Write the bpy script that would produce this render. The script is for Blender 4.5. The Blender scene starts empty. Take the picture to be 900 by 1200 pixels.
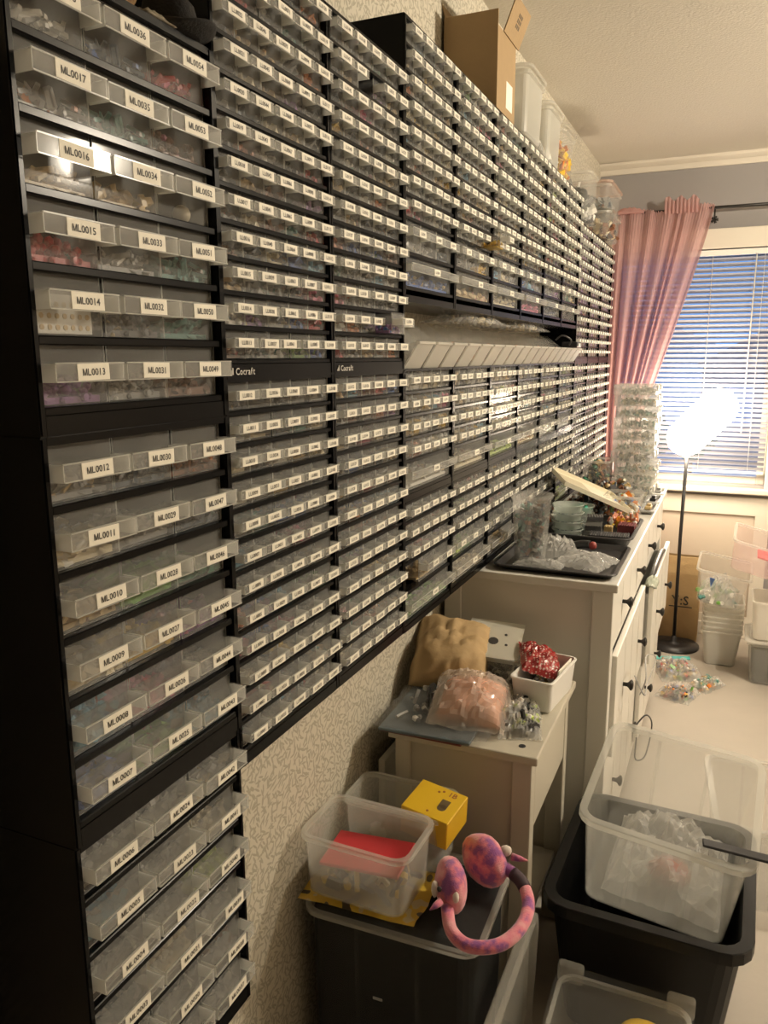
import bpy, bmesh, math, random
import numpy as np
from mathutils import Vector, Matrix, Euler, noise

S = bpy.context.scene
C = S.collection
PI = math.pi

# ------------------------------------------------------------------ camera, world, light, exposure
EYE = 1.56
PITCH, YAW, ROLL, FPX = 0.1951, 0.4153, -0.0043, 920.0
cam = bpy.data.cameras.new('camera')
cam.sensor_fit = 'VERTICAL'; cam.sensor_height = 36.0; cam.sensor_width = 27.0
cam.lens = 36.0 * FPX / 1200.0
cam.clip_start = 0.02; cam.clip_end = 200
camo = bpy.data.objects.new('camera', cam); C.objects.link(camo)
fwd = Vector((-math.sin(YAW) * math.cos(PITCH), math.cos(YAW) * math.cos(PITCH), -math.sin(PITCH)))
rgt = Vector((math.cos(YAW), math.sin(YAW), 0)); up_ = rgt.cross(fwd)
r2 = rgt * math.cos(ROLL) + up_ * math.sin(ROLL); u2 = -rgt * math.sin(ROLL) + up_ * math.cos(ROLL)
M = Matrix((r2, u2, -fwd)).transposed().to_4x4(); M.translation = Vector((0, 0, EYE))
camo.matrix_world = M
S.camera = camo

W = bpy.data.worlds.new('dusk_sky'); S.world = W; W.use_nodes = True
bg = W.node_tree.nodes['Background']
bg.inputs[0].default_value = (0.13, 0.36, 0.86, 1); bg.inputs[1].default_value = 0.9

S.view_settings.view_transform = 'Standard'; S.view_settings.look = 'None'
S.view_settings.gamma = 1.0; S.view_settings.exposure = 0.6; S.view_settings.use_curve_mapping = False
S.cycles.max_bounces = 10; S.cycles.transparent_max_bounces = 40
S.cycles.diffuse_bounces = 4; S.cycles.glossy_bounces = 3; S.cycles.transmission_bounces = 6
S.cycles.use_denoising = True
S.cycles.caustics_reflective = False; S.cycles.caustics_refractive = False
S.cycles.sample_clamp_indirect = 4.0
S.cycles.light_sampling_threshold = 0.0

CEIL_LAMPS = [((1.30, 2.65, 2.36), 108.0)]   # to the right of the view
CEIL_COL = (1.0, 0.88, 0.70)
LAMP_EMIT = 36.0
LAMP_COL = (1.0, 0.83, 0.62)

# ------------------------------------------------------------------ materials
MATS = {}
def nodes_of(m):
    return m.node_tree.nodes, m.node_tree.links
def solid(name, col, rough=0.5, spec=0.5, metal=0.0, bump=0.0, bscale=80, vary=0.0, vscale=30, emit=0):
    if name in MATS: return MATS[name]
    m = bpy.data.materials.new(name); m.use_nodes = True
    n, l = nodes_of(m); p = n['Principled BSDF']
    p.inputs['Base Color'].default_value = (*col, 1); p.inputs['Roughness'].default_value = rough
    p.inputs['Specular IOR Level'].default_value = spec; p.inputs['Metallic'].default_value = metal
    tc = n.new('ShaderNodeTexCoord')
    if vary > 0:
        nt = n.new('ShaderNodeTexNoise'); nt.inputs['Scale'].default_value = vscale; nt.inputs['Detail'].default_value = 3
        l.new(tc.outputs['Object'], nt.inputs['Vector'])
        mx = n.new('ShaderNodeMix'); mx.data_type = 'RGBA'
        mx.inputs[6].default_value = (*[c * (1 - vary) for c in col], 1)
        mx.inputs[7].default_value = (*[min(1, c * (1 + vary)) for c in col], 1)
        l.new(nt.outputs['Fac'], mx.inputs[0]); l.new(mx.outputs[2], p.inputs['Base Color'])
    if bump > 0:
        nb = n.new('ShaderNodeTexNoise'); nb.inputs['Scale'].default_value = bscale; nb.inputs['Detail'].default_value = 4
        l.new(tc.outputs['Object'], nb.inputs['Vector'])
        b = n.new('ShaderNodeBump'); b.inputs['Strength'].default_value = bump; b.inputs['Distance'].default_value = 0.01
        l.new(nb.outputs['Fac'], b.inputs['Height']); l.new(b.outputs[0], p.inputs['Normal'])
    MATS[name] = m
    return m
def clear(name, col, fac, rough=0.2, trans=0.35, tint=0.97, bump=0.0, bscale=40, spec=0.8):
    """thin translucent plastic: some light passes straight, the rest is scattered or reflected"""
    if name in MATS: return MATS[name]
    m = bpy.data.materials.new(name); m.use_nodes = True
    n, l = nodes_of(m); p = n['Principled BSDF']; out = n['Material Output']
    p.inputs['Base Color'].default_value = (*col, 1); p.inputs['Roughness'].default_value = rough
    p.inputs['Specular IOR Level'].default_value = spec
    t = n.new('ShaderNodeBsdfTransparent'); t.inputs[0].default_value = (tint, tint, tint, 1)
    tl = n.new('ShaderNodeBsdfTranslucent'); tl.inputs[0].default_value = (*col, 1)
    a = n.new('ShaderNodeMixShader'); a.inputs[0].default_value = trans
    l.new(p.outputs[0], a.inputs[1]); l.new(tl.outputs[0], a.inputs[2])
    b = n.new('ShaderNodeMixShader'); b.inputs[0].default_value = fac
    l.new(t.outputs[0], b.inputs[1]); l.new(a.outputs[0], b.inputs[2])
    l.new(b.outputs[0], out.inputs[0])
    if bump > 0:
        tc = n.new('ShaderNodeTexCoord')
        nb = n.new('ShaderNodeTexNoise'); nb.inputs['Scale'].default_value = bscale; nb.inputs['Detail'].default_value = 3
        l.new(tc.outputs['Object'], nb.inputs['Vector'])
        bp = n.new('ShaderNodeBump'); bp.inputs['Strength'].default_value = bump; bp.inputs['Distance'].default_value = 0.01
        l.new(nb.outputs['Fac'], bp.inputs['Height']); l.new(bp.outputs[0], p.inputs['Normal'])
    MATS[name] = m
    return m
def emit(name, col, s):
    m = bpy.data.materials.new(name); m.use_nodes = True
    n, l = nodes_of(m); e = n.new('ShaderNodeEmission'); e.inputs[0].default_value = (*col, 1); e.inputs[1].default_value = s
    l.new(e.outputs[0], n['Material Output'].inputs[0]); MATS[name] = m
    return m

BLACK = solid('black_plastic', (0.003, 0.003, 0.0033), 0.22, 0.12)
DRAWER = clear('drawer_plastic', (0.74, 0.74, 0.71), 0.19, 0.08, 0.4, spec=0.55)
DRAWER_EDGE = clear('drawer_handle_plastic', (0.80, 0.80, 0.76), 0.24, 0.14, 0.4, spec=0.25)
DRAWER_HIGHLIGHT = clear('drawer_edge_highlight', (0.85, 0.85, 0.80), 0.60, 0.2, 0.4)  # milkier plastic on thin edges, a painted edge-lit highlight
PAPER = solid('label_paper', (0.86, 0.83, 0.72), 0.6)
INK = solid('label_ink', (0.03, 0.028, 0.025), 0.6)
TOTE = clear('clear_tote_plastic', (0.78, 0.79, 0.75), 0.15, 0.15, 0.4)
FROST = clear('frosted_tote_plastic', (0.80, 0.80, 0.75), 0.30, 0.25, 0.4)
BINP = clear('white_bin_plastic', (0.90, 0.88, 0.82), 0.56, 0.3, 0.4)
BAGP = clear('clear_bag_film', (0.94, 0.94, 0.91), 0.30, 0.08, 0.3, bump=0.8, bscale=25)
CRYS = clear('crystal_plastic', (0.78, 0.79, 0.76), 0.035, 0.12, 0.3)
CLOUDY = clear('cloudy_plastic', (0.85, 0.85, 0.80), 0.38, 0.2, 0.45)
RIM = clear('clear_rim_plastic', (0.88, 0.88, 0.82), 0.34, 0.15, 0.4)
RIMS = {'clear_tote_plastic': RIM, 'frosted_tote_plastic': RIM, 'cloudy_plastic': RIM, 'crystal_plastic': RIM, 'pink_clear_plastic': RIM, 'milky_tote_plastic': RIM}
WHITE = solid('white_lacquer', (0.74, 0.72, 0.66), 0.35, bump=0.02, bscale=200)
WHITEP = solid('white_plastic', (0.78, 0.77, 0.73), 0.35)
DARKKNOB = solid('dark_knob_metal', (0.03, 0.028, 0.026), 0.35, metal=0.6)
KRAFT = solid('kraft_paper', (0.42, 0.29, 0.14), 0.75, bump=0.25, bscale=30, vary=0.12, vscale=12)
CARD = solid('cardboard', (0.36, 0.25, 0.13), 0.8, bump=0.08, bscale=120, vary=0.06)
PALETTE = {
 'grey': (0.34, 0.34, 0.33), 'dark_grey': (0.09, 0.09, 0.095), 'slate': (0.06, 0.09, 0.13), 'white': (0.80, 0.79, 0.74),
 'tan': (0.58, 0.43, 0.21), 'red': (0.52, 0.02, 0.03), 'green': (0.15, 0.38, 0.06), 'dark_green': (0.03, 0.17, 0.09),
 'blue': (0.04, 0.14, 0.48), 'light_blue': (0.14, 0.38, 0.55), 'purple': (0.27, 0.10, 0.34), 'pink': (0.62, 0.13, 0.25),
 'yellow': (0.72, 0.47, 0.04), 'brown': (0.22, 0.09, 0.045), 'lime': (0.50, 0.66, 0.10), 'orange': (0.64, 0.19, 0.02),
 'black': (0.02, 0.02, 0.022), 'teal': (0.09, 0.28, 0.25), 'cream': (0.75, 0.66, 0.46), 'salmon': (0.62, 0.27, 0.18)}
COL = {k: solid('plastic_' + k, v, 0.35) for k, v in PALETTE.items()}

# ------------------------------------------------------------------ mesh helpers
def box(bm, x0, x1, y0, y1, z0, z1, mi=0, rot=None, piv=None):
    vs = [bm.verts.new(p) for p in ((x0,y0,z0),(x1,y0,z0),(x1,y1,z0),(x0,y1,z0),(x0,y0,z1),(x1,y0,z1),(x1,y1,z1),(x0,y1,z1))]
    fs = []
    for q in ((3,2,1,0),(4,5,6,7),(0,1,5,4),(1,2,6,5),(2,3,7,6),(3,0,4,7)):
        f = bm.faces.new([vs[i] for i in q]); f.material_index = mi; fs.append(f)
    if rot is not None:
        bmesh.ops.rotate(bm, verts=vs, cent=piv or Vector(((x0+x1)/2,(y0+y1)/2,(z0+z1)/2)), matrix=rot)
    return vs
def bbox(bm, x0, x1, y0, y1, z0, z1, r=0.003, seg=2, mi=0):
    """box with rounded edges"""
    t = bmesh.new(); box(t, x0, x1, y0, y1, z0, z1)
    bmesh.ops.bevel(t, geom=list(t.edges) , offset=r, segments=seg, affect='EDGES', profile=0.5)
    for f in t.faces: f.material_index = mi; f.smooth = False
    merge(bm, t)
def merge(bm, t, mat=None):
    me = bpy.data.meshes.new('tmp'); t.to_mesh(me); t.free()
    if mat is not None: me.transform(mat)
    bm.from_mesh(me); bpy.data.meshes.remove(me)
def rrect(w, d, r, z, n=4, cx=0, cy=0):
    r = min(r, w/2-1e-4, d/2-1e-4); pts = []
    for k, (sx, sy) in enumerate(((1,1),(-1,1),(-1,-1),(1,-1))):
        for i in range(n+1):
            a = PI/2*(k + i/n)
            pts.append(Vector((cx + sx*(w/2-r) + r*math.cos(a), cy + sy*(d/2-r) + r*math.sin(a), z)))
    return pts
def circ(r, z, n=20, cx=0, cy=0):
    return [Vector((cx + r*math.cos(2*PI*i/n), cy + r*math.sin(2*PI*i/n), z)) for i in range(n)]
def loft(bm, loops, cap0=True, cap1=True, mi=0, smooth=False):
    V = [[bm.verts.new(p) for p in lp] for lp in loops]; n = len(V[0])
    for a, b in zip(V, V[1:]):
        for i in range(n):
            f = bm.faces.new((a[i], a[(i+1)%n], b[(i+1)%n], b[i])); f.material_index = mi; f.smooth = smooth
    if cap0: f = bm.faces.new(V[0][::-1]); f.material_index = mi
    if cap1: f = bm.faces.new(V[-1]); f.material_index = mi
def lathe(bm, prof, n=24, mi=0, cx=0, cy=0, smooth=True):
    loft(bm, [circ(max(r, 1e-4), z, n, cx, cy) for r, z in prof], True, True, mi, smooth)
def tube(bm, pts, r, n=8, mi=0, radii=None):
    pts = [Vector(p) for p in pts]; loops = []
    prev = None
    for i, p in enumerate(pts):
        d = (pts[min(i+1, len(pts)-1)] - pts[max(i-1, 0)]).normalized()
        a = Vector((0,0,1)) if abs(d.z) < 0.9 else Vector((1,0,0))
        if prev is not None: a = prev
        u = (a - d*a.dot(d)).normalized(); v = d.cross(u); prev = u
        rr = radii[i] if radii else r
        loops.append([p + u*rr*math.cos(2*PI*k/n) + v*rr*math.sin(2*PI*k/n) for k in range(n)])
    loft(bm, loops, True, True, mi, True)
def smooth_path(pts, k=6):
    P = [Vector(p) for p in pts]; out = []
    for i in range(len(P)-1):
        p0, p1, p2, p3 = P[max(i-1,0)], P[i], P[i+1], P[min(i+2, len(P)-1)]
        for j in range(k):
            t = j/k
            out.append(0.5*((2*p1) + (p2-p0)*t + (2*p0-5*p1+4*p2-p3)*t*t + (3*p1-p0-3*p2+p3)*t**3))
    out.append(P[-1]); return out
def mesh_from(bm, name, mats):
    bmesh.ops.recalc_face_normals(bm, faces=list(bm.faces))
    me = bpy.data.meshes.new(name); bm.to_mesh(me); bm.free()
    for m in (mats if isinstance(mats, (list, tuple)) else [mats]): me.materials.append(m)
    return me
def obj(name, bm, mats, parent=None, loc=(0,0,0), rot=(0,0,0)):
    if name in ('tub', 'bin_body') and mats is not None and not isinstance(mats, (list, tuple)): mats = [mats, RIMS.get(mats.name, mats)]
    me = bm if isinstance(bm, bpy.types.Mesh) else mesh_from(bm, name, mats)
    o = bpy.data.objects.new(name, me); C.objects.link(o)
    o.location = loc; o.rotation_euler = rot
    if parent: o.parent = parent
    return o
def tag(o, label, cat, group=None, kind=None):
    o['label'] = label; o['category'] = cat
    if group: o['group'] = group
    if kind: o['kind'] = kind
    return o
def thing(name, label, cat, loc=(0,0,0), rot=(0,0,0), group=None):
    o = bpy.data.objects.new(name, None); o.empty_display_size = 0.05; C.objects.link(o)
    o.location = loc; o.rotation_euler = rot
    return tag(o, label, cat, group)
def struct(name, bm, mats, label, cat, parent=None):
    o = obj(name, bm, mats, parent)
    if parent is None:
        o['kind'] = 'structure'; o['label'] = label; o['category'] = cat
    return o
def copy_tree(o, parent=None):
    c = o.copy(); C.objects.link(c); c.parent = parent
    for ch in list(o.children): copy_tree(ch, c)
    return c
def nb(): return bmesh.new()

# ------------------------------------------------------------------ lettering
GL = {}
def glyph(ch):
    if ch in GL: return GL[ch]
    if ch in 'ML':
        q = [[(0,0),(.12,0),(.12,.70),(0,.70)]]
        if ch == 'M': q += [[(.48,0),(.60,0),(.60,.70),(.48,.70)], [(.12,.70),(.12,.44),(.255,0),(.30,.16)], [(.48,.70),(.48,.44),(.345,0),(.30,.16)], [(.255,0),(.345,0),(.30,.16)]]
        else: q += [[(.12,0),(.44,0),(.44,.12),(.12,.12)]]
        v = []; f = []
        for p in q: f.append(tuple(range(len(v), len(v)+len(p)))); v += p
        v = np.array(v); GL[ch] = (v, f, v[:,0].max()); return GL[ch]
    cu = bpy.data.curves.new('glyph', 'FONT'); cu.body = ch; cu.size = 1.0; cu.resolution_u = 2; cu.offset = 0.014
    o = bpy.data.objects.new('glyph', cu); C.objects.link(o)
    dg = bpy.context.evaluated_depsgraph_get(); dg.update()
    me = o.evaluated_get(dg).to_mesh()
    v = np.array([x.co[:2] for x in me.vertices]) if len(me.vertices) else np.zeros((0,2))
    f = [tuple(p.vertices) for p in me.polygons]
    # adv: glyph width
    GL[ch] = (v, f, (v[:,0].max() - v[:,0].min()) if len(v) else 0.25)
    o.evaluated_get(dg).to_mesh_clear(); bpy.data.objects.remove(o); bpy.data.curves.remove(cu)
    return GL[ch]
def text_geo(s, h, sp=0.09):
    """2-d verts centred on the origin, faces; h = cap height"""
    V = []; F = []; x = 0; k = h/0.70; nv = 0
    for ch in s:
        if ch == ' ': x += 0.3; continue
        v, f, w = glyph(ch)
        if len(v) == 0: x += 0.3; continue
        cw_ = 0.50; off = v[:,0].min(); off_ = 0.0
        if ch.isdigit(): off -= (cw_-sp-w)/2
        V.append(np.column_stack((v[:,0]-off+x, v[:,1]))); F += [tuple(i+nv for i in p) for p in f]; nv += len(v)
        x += w + sp if not ch.isdigit() else cw_-off_
    V = np.vstack(V); V[:,0] -= (V[:,0].max()+V[:,0].min())/2; V[:,1] -= 0.35
    return V*k, F
def add_text(bm, s, h, frame, mi, lift=0.0003):
    """frame(u, v, w) -> Vector maps text plane to 3-d"""
    V, F = text_geo(s, h)
    vs = [bm.verts.new(frame(u, v, lift)) for u, v in V]
    for p in F:
        try: f = bm.faces.new([vs[i] for i in p]); f.material_index = mi
        except ValueError: pass
def label_mesh(s, w, h, th):
    bm = nb(); box(bm, -0.0002, 0.0004, -w/2, w/2, -h/2, h/2, 0)
    me0 = mesh_from(bm, 'label', [PAPER, INK])
    bm = nb(); bm.from_mesh(me0)
    add_text(bm, s, th, lambda u, v, t: Vector((0.0004+t, u, v)), 1)
    bm.to_mesh(me0); bm.free()
    return me0

# ------------------------------------------------------------------ setting
XW, YB, YN, XR, ZC = -0.751, 4.66, -1.6, 2.5, 2.575
def wallpaper():
    m = bpy.data.materials.new('leaf_wallpaper'); m.use_nodes = True
    n, l = nodes_of(m); p = n['Principled BSDF']; p.inputs['Roughness'].default_value = 0.7
    tc = n.new('ShaderNodeTexCoord')
    mp = n.new('ShaderNodeMapping'); l.new(tc.outputs['Object'], mp.inputs[0])
    mp.inputs['Scale'].default_value = (0.0, 1, 1)
    last = None
    for k, (sc, off) in enumerate(((50, 0.0), (50, 3.37), (54, 7.7))):
        ad = n.new('ShaderNodeVectorMath'); ad.operation = 'ADD'; ad.inputs[1].default_value = (0, off, off*1.7)
        l.new(mp.outputs[0], ad.inputs[0])
        sw = n.new('ShaderNodeSeparateXYZ'); l.new(ad.outputs[0], sw.inputs[0])
        cb = n.new('ShaderNodeCombineXYZ'); l.new(sw.outputs[1], cb.inputs[0]); l.new(sw.outputs[2], cb.inputs[1])
        v = n.new('ShaderNodeTexVoronoi'); v.voronoi_dimensions = '2D'; v.inputs['Scale'].default_value = sc; v.inputs['Randomness'].default_value = 0.8
        l.new(cb.outputs[0], v.inputs['Vector'])
        sb = n.new('ShaderNodeVectorMath'); sb.operation = 'SUBTRACT'; l.new(cb.outputs[0], sb.inputs[0]); l.new(v.outputs['Position'], sb.inputs[1])
        sc_ = n.new('ShaderNodeSeparateColor'); l.new(v.outputs['Color'], sc_.inputs[0])
        ma = n.new('ShaderNodeMath'); ma.operation = 'MULTIPLY'; ma.inputs[1].default_value = PI*2; l.new(sc_.outputs[0], ma.inputs[0])
        vr = n.new('ShaderNodeVectorRotate'); vr.rotation_type = 'Z_AXIS'; l.new(sb.outputs[0], vr.inputs['Vector']); l.new(ma.outputs[0], vr.inputs['Angle'])
        ml = n.new('ShaderNodeVectorMath'); ml.operation = 'MULTIPLY'; ml.inputs[1].default_value = (1.0, 4.4, 0); l.new(vr.outputs[0], ml.inputs[0])
        ln = n.new('ShaderNodeVectorMath'); ln.operation = 'LENGTH'; l.new(ml.outputs[0], ln.inputs[0])
        mr = n.new('ShaderNodeMapRange'); mr.inputs['From Min'].default_value = 0.0085; mr.inputs['From Max'].default_value = 0.0108
        mr.inputs['To Min'].default_value = 1; mr.inputs['To Max'].default_value = 0
        l.new(ln.outputs['Value'], mr.inputs['Value'])
        if last is None: last = mr.outputs[0]
        else:
            mx = n.new('ShaderNodeMath'); mx.operation = 'MAXIMUM'; l.new(last, mx.inputs[0]); l.new(mr.outputs[0], mx.inputs[1]); last = mx.outputs[0]
    mix = n.new('ShaderNodeMix'); mix.data_type = 'RGBA'; l.new(last, mix.inputs[0])
    mix.inputs[6].default_value = (0.60, 0.56, 0.46, 1); mix.inputs[7].default_value = (0.40, 0.37, 0.29, 1)
    l.new(mix.outputs[2], p.inputs['Base Color'])
    return m
WALLP = wallpaper()
GREYW = solid('grey_wall_paint', (0.30, 0.285, 0.28), 0.8, bump=0.05, bscale=150)
CREAMW = solid('cream_wall_paint', (0.62, 0.53, 0.43), 0.7, bump=0.04, bscale=150)
CEILM = solid('ceiling_plaster', (0.64, 0.60, 0.52), 0.85, bump=0.22, bscale=110)
FLOORM = solid('beige_vinyl_floor', (0.44, 0.40, 0.345), 0.55, bump=0.05, bscale=60, vary=0.07, vscale=6)
TRIM = solid('white_trim_paint', (0.70, 0.65, 0.56), 0.45)

bm = nb(); box(bm, XW-0.1, XR+0.1, YN-0.1, YB+0.1, -0.1, 0.0)
struct('floor', bm, FLOORM, 'beige vinyl floor of the room', 'floor')
bm = nb(); box(bm, XW-0.1, XR+0.1, YN-0.1, YB+0.1, ZC, ZC+0.1)
struct('ceiling', bm, CEILM, 'textured cream ceiling', 'ceiling')
bm = nb(); box(bm, XW-0.1, XW, YN-0.1, YB+0.1, 0.0, ZC)
struct('wall_left', bm, WALLP, 'wall with leaf pattern wallpaper behind the drawer cabinets', 'wall')
bm = nb(); box(bm, XR, XR+0.1, YN-0.1, YB+0.1, 0.0, ZC)
struct('wall_right', bm, CREAMW, 'cream side wall', 'wall')
bm = nb(); box(bm, XW, XR, YN-0.1, YN, 0.0, ZC)
struct('wall_front', bm, solid('brown_wall_paint', (0.16, 0.13, 0.10), 0.8), 'brown wall opposite the window', 'wall')
# back wall with window hole
WX0, WX1, WZ0, WZ1 = -0.66, 0.19, 0.865, 2.11
bm = nb()
box(bm, XW, WX0, YB, YB+0.12, 0, ZC); box(bm, WX1, XR, YB, YB+0.12, 0, ZC)
box(bm, WX0, WX1, YB, YB+0.12, WZ1, ZC); box(bm, WX0, WX1, YB, YB+0.12, 0.80, WZ0)
bmc = nb(); box(bmc, WX0, WX1, YB, YB+0.12, 0, 0.80)
wb = struct('wall_back', bm, GREYW, 'grey painted wall around the window', 'wall')
obj('lower_panel', bmc, CREAMW, wb)
# cream paneling below the window: stiles and rails standing proud
bm = nb()
box(bm, XW, 0.9, YB-0.012, YB, 0.70, 0.80); box(bm, XW, 0.9, YB-0.012, YB, 0.0, 0.12)
for x in (-0.70, 0.16, 0.80): box(bm, x, x+0.07, YB-0.012, YB, 0.12, 0.70)
obj('panel_frame', bm, TRIM, wb)
bm = nb()
loft(bm, [[Vector((x, y, z)) for x, y, z in ((xx, YB, ZC), (xx, YB-0.045, ZC), (xx, YB-0.045, ZC-0.012), (xx, YB-0.02, ZC-0.03), (xx, YB-0.012, ZC-0.055), (xx, YB, ZC-0.055))] for xx in (XW, XR)])
struct('trim_1', bm, TRIM, 'cream crown moulding along the window wall', 'moulding')
bm = nb(); bbox(bm, XW, XR, YB-0.03, YB-0.012, 0.0, 0.075, 0.004)
struct('baseboard_back', bm, TRIM, 'cream baseboard along the window wall', 'baseboard')
bm = nb(); bbox(bm, XW, XW+0.014, YN, YB-0.03, 0.0, 0.075, 0.004)
struct('baseboard_left', bm, TRIM, 'cream baseboard below the wallpaper', 'baseboard')

# window
win = bpy.data.objects.new('window_1', None); C.objects.link(win); win.location = (0, YB, 0)
win['kind'] = 'structure'; win['label'] = 'white framed window behind the blind'; win['category'] = 'window'
bm = nb(); cw = 0.075
for (x0, x1, z0, z1) in ((WX0-cw, WX0, WZ0-0.02, WZ1+0.10), (WX1, WX1+cw, WZ0-0.02, WZ1+0.10), (WX0, WX1, WZ1, WZ1+0.10)):
    bbox(bm, x0, x1, -0.02, 0.0, z0, z1, 0.004)
obj('casing', bm, TRIM, win)
bm = nb(); bbox(bm, WX0-cw, WX1+cw, -0.05, 0.10, WZ0-0.045, WZ0-0.015, 0.006); obj('window_sill', bm, TRIM, win)
bm = nb()
for (x0, x1, z0, z1) in ((WX0, WX0+0.04, WZ0, WZ1), (WX1-0.04, WX1, WZ0, WZ1), (WX0+0.04, WX1-0.04, WZ0, WZ0+0.04), (WX0+0.04, WX1-0.04, WZ1-0.04, WZ1)):
    bbox(bm, x0, x1, 0.05, 0.10, z0, z1, 0.004)
obj('window_frame', bm, TRIM, win)
bm = nb(); box(bm, WX0+0.04, WX1-0.04, 0.073, 0.077, WZ0+0.04, WZ1-0.04)
GLASS = clear('window_glass', (0.9, 0.95, 1.0), 0.05, 0.02, 0.0, 0.98)
obj('pane', bm, GLASS, win)

# blind
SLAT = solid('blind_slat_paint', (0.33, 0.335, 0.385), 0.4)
bl = thing('venetian_blind', 'white venetian blind with narrow tilted slats in front of the window', 'blind', (0, YB+0.005, 0))
bm = nb(); bbox(bm, WX0+0.01, WX1-0.008, -0.005, 0.03, WZ1-0.035, WZ1-0.005, 0.003); obj('headrail', bm, WHITEP, bl)
bm = nb()
tl = math.radians(-50)
prof = [(-0.0125, 0), (-0.006, 0.0014), (0, 0.0019), (0.006, 0.0014), (0.0125, 0)]
lo = []
for xx in (WX0+0.012, WX1-0.01):
    lp = [(a, b) for a, b in prof] + [(a, b-0.0006) for a, b in prof[::-1]]
    lo.append([Vector((xx, a*math.cos(tl)-b*math.sin(tl), a*math.sin(tl)+b*math.cos(tl))) for a, b in lp])
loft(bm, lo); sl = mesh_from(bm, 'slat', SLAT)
z = WZ1-0.055
while z > WZ0+0.075:
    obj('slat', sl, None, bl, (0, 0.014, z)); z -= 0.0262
zb = z
bm = nb(); bbox(bm, WX0+0.012, WX1-0.01, 0.004, 0.026, zb-0.004, zb+0.010, 0.003); obj('bottom_rail', bm, WHITEP, bl)
for xx in (-0.52, -0.15, 0.10):
    bm = nb(); tube(bm, [(xx, 0.0, WZ1-0.03), (xx, 0.0, zb)], 0.0012, 6); tube(bm, [(xx, 0.028, WZ1-0.03), (xx, 0.028, zb)], 0.0012, 6)
    obj('ladder_cord', bm, WHITEP, bl)
bm = nb(); tube(bm, [(0.06, -0.012, WZ1-0.03), (0.055, -0.014, 1.15)], 0.003, 6); obj('tilt_wand', bm, WHITEP, bl)

# outside: snowy ground, a house, shrubs
bm = nb(); box(bm, -30, 30, 6.0, 60, -0.6, -0.5)
g = obj('ground', bm, solid('pale_outdoor_ground', (0.55, 0.6, 0.66), 0.9, vary=0.15, vscale=1)); g['kind'] = 'structure'; g['label'] = 'pale ground outside the window'; g['category'] = 'ground'
h = thing('house', 'grey gabled neighbour house seen through the blind', 'building', (0.35, 16.0, -0.5))
bm = nb(); box(bm, -0.9, 3.2, 0, 5, 0, 1.9); obj('wall', bm, solid('house_wall_grey', (0.28, 0.29, 0.33), 0.8), h)
bm = nb(); loft(bm, [[Vector((-1.1, y, 1.85)), Vector((3.4, y, 1.85)), Vector((1.15, y, 3.1))] for y in (-0.3, 5.3)]); obj('roof', bm, solid('house_roof_grey', (0.22, 0.22, 0.25), 0.8), h)
GLOW = solid('house_window_glass', (0.35, 0.55, 0.75), 0.1)
for xx in (-0.5, 0.5, 1.6):
    bm = nb(); box(bm, xx, xx+0.5, -0.05, 0.0, 0.8, 1.5); obj('window', bm, GLOW, h)
h2 = thing('house', 'white neighbour house with pale roof seen through the blind', 'building', (-2.6, 24.0, -0.5))
bm = nb(); box(bm, -1.2, 2.6, 0, 5, 0, 2.1); obj('wall', bm, solid('house_wall_white', (0.85, 0.92, 0.95), 0.8), h2)
bm = nb(); loft(bm, [[Vector((-1.4, y, 2.05)), Vector((2.8, y, 2.05)), Vector((0.7, y, 3.0))] for y in (-0.3, 5.3)]); obj('roof', bm, solid('house_roof_pale', (0.6, 0.68, 0.75), 0.8), h2)
for i, (xx, yy, rr) in enumerate(((-1.25, 13.0, 0.45), (-0.55, 13.6, 0.35))):
    bm = nb(); random.seed(40+i)
    for _ in range(260):
        v = Vector((random.gauss(0, 1), random.gauss(0, 1), random.gauss(0, 1))).normalized()*rr*random.random()**0.4
        t = nb(); box(t, -0.05, 0.05, -0.03, 0.03, -0.004, 0.004)
        merge(bm, t, Matrix.Translation(v+Vector((0, 0, rr+0.4))) @ Euler((random.random()*6, random.random()*6, 0)).to_matrix().to_4x4())
    s = thing('shrub', ['larger leafy shrub in front of the white house outside', 'smaller leafy shrub by the grey house outside'][i], 'shrub', (xx, yy, -0.5))
    obj('foliage', bm, solid('shrub_leaf', (0.10, 0.22, 0.13), 0.8), s)
    bm = nb(); tube(bm, [(0, 0, 0), (0, 0, rr+0.5)], 0.03); obj('stem', bm, COL['brown'], s)

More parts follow.
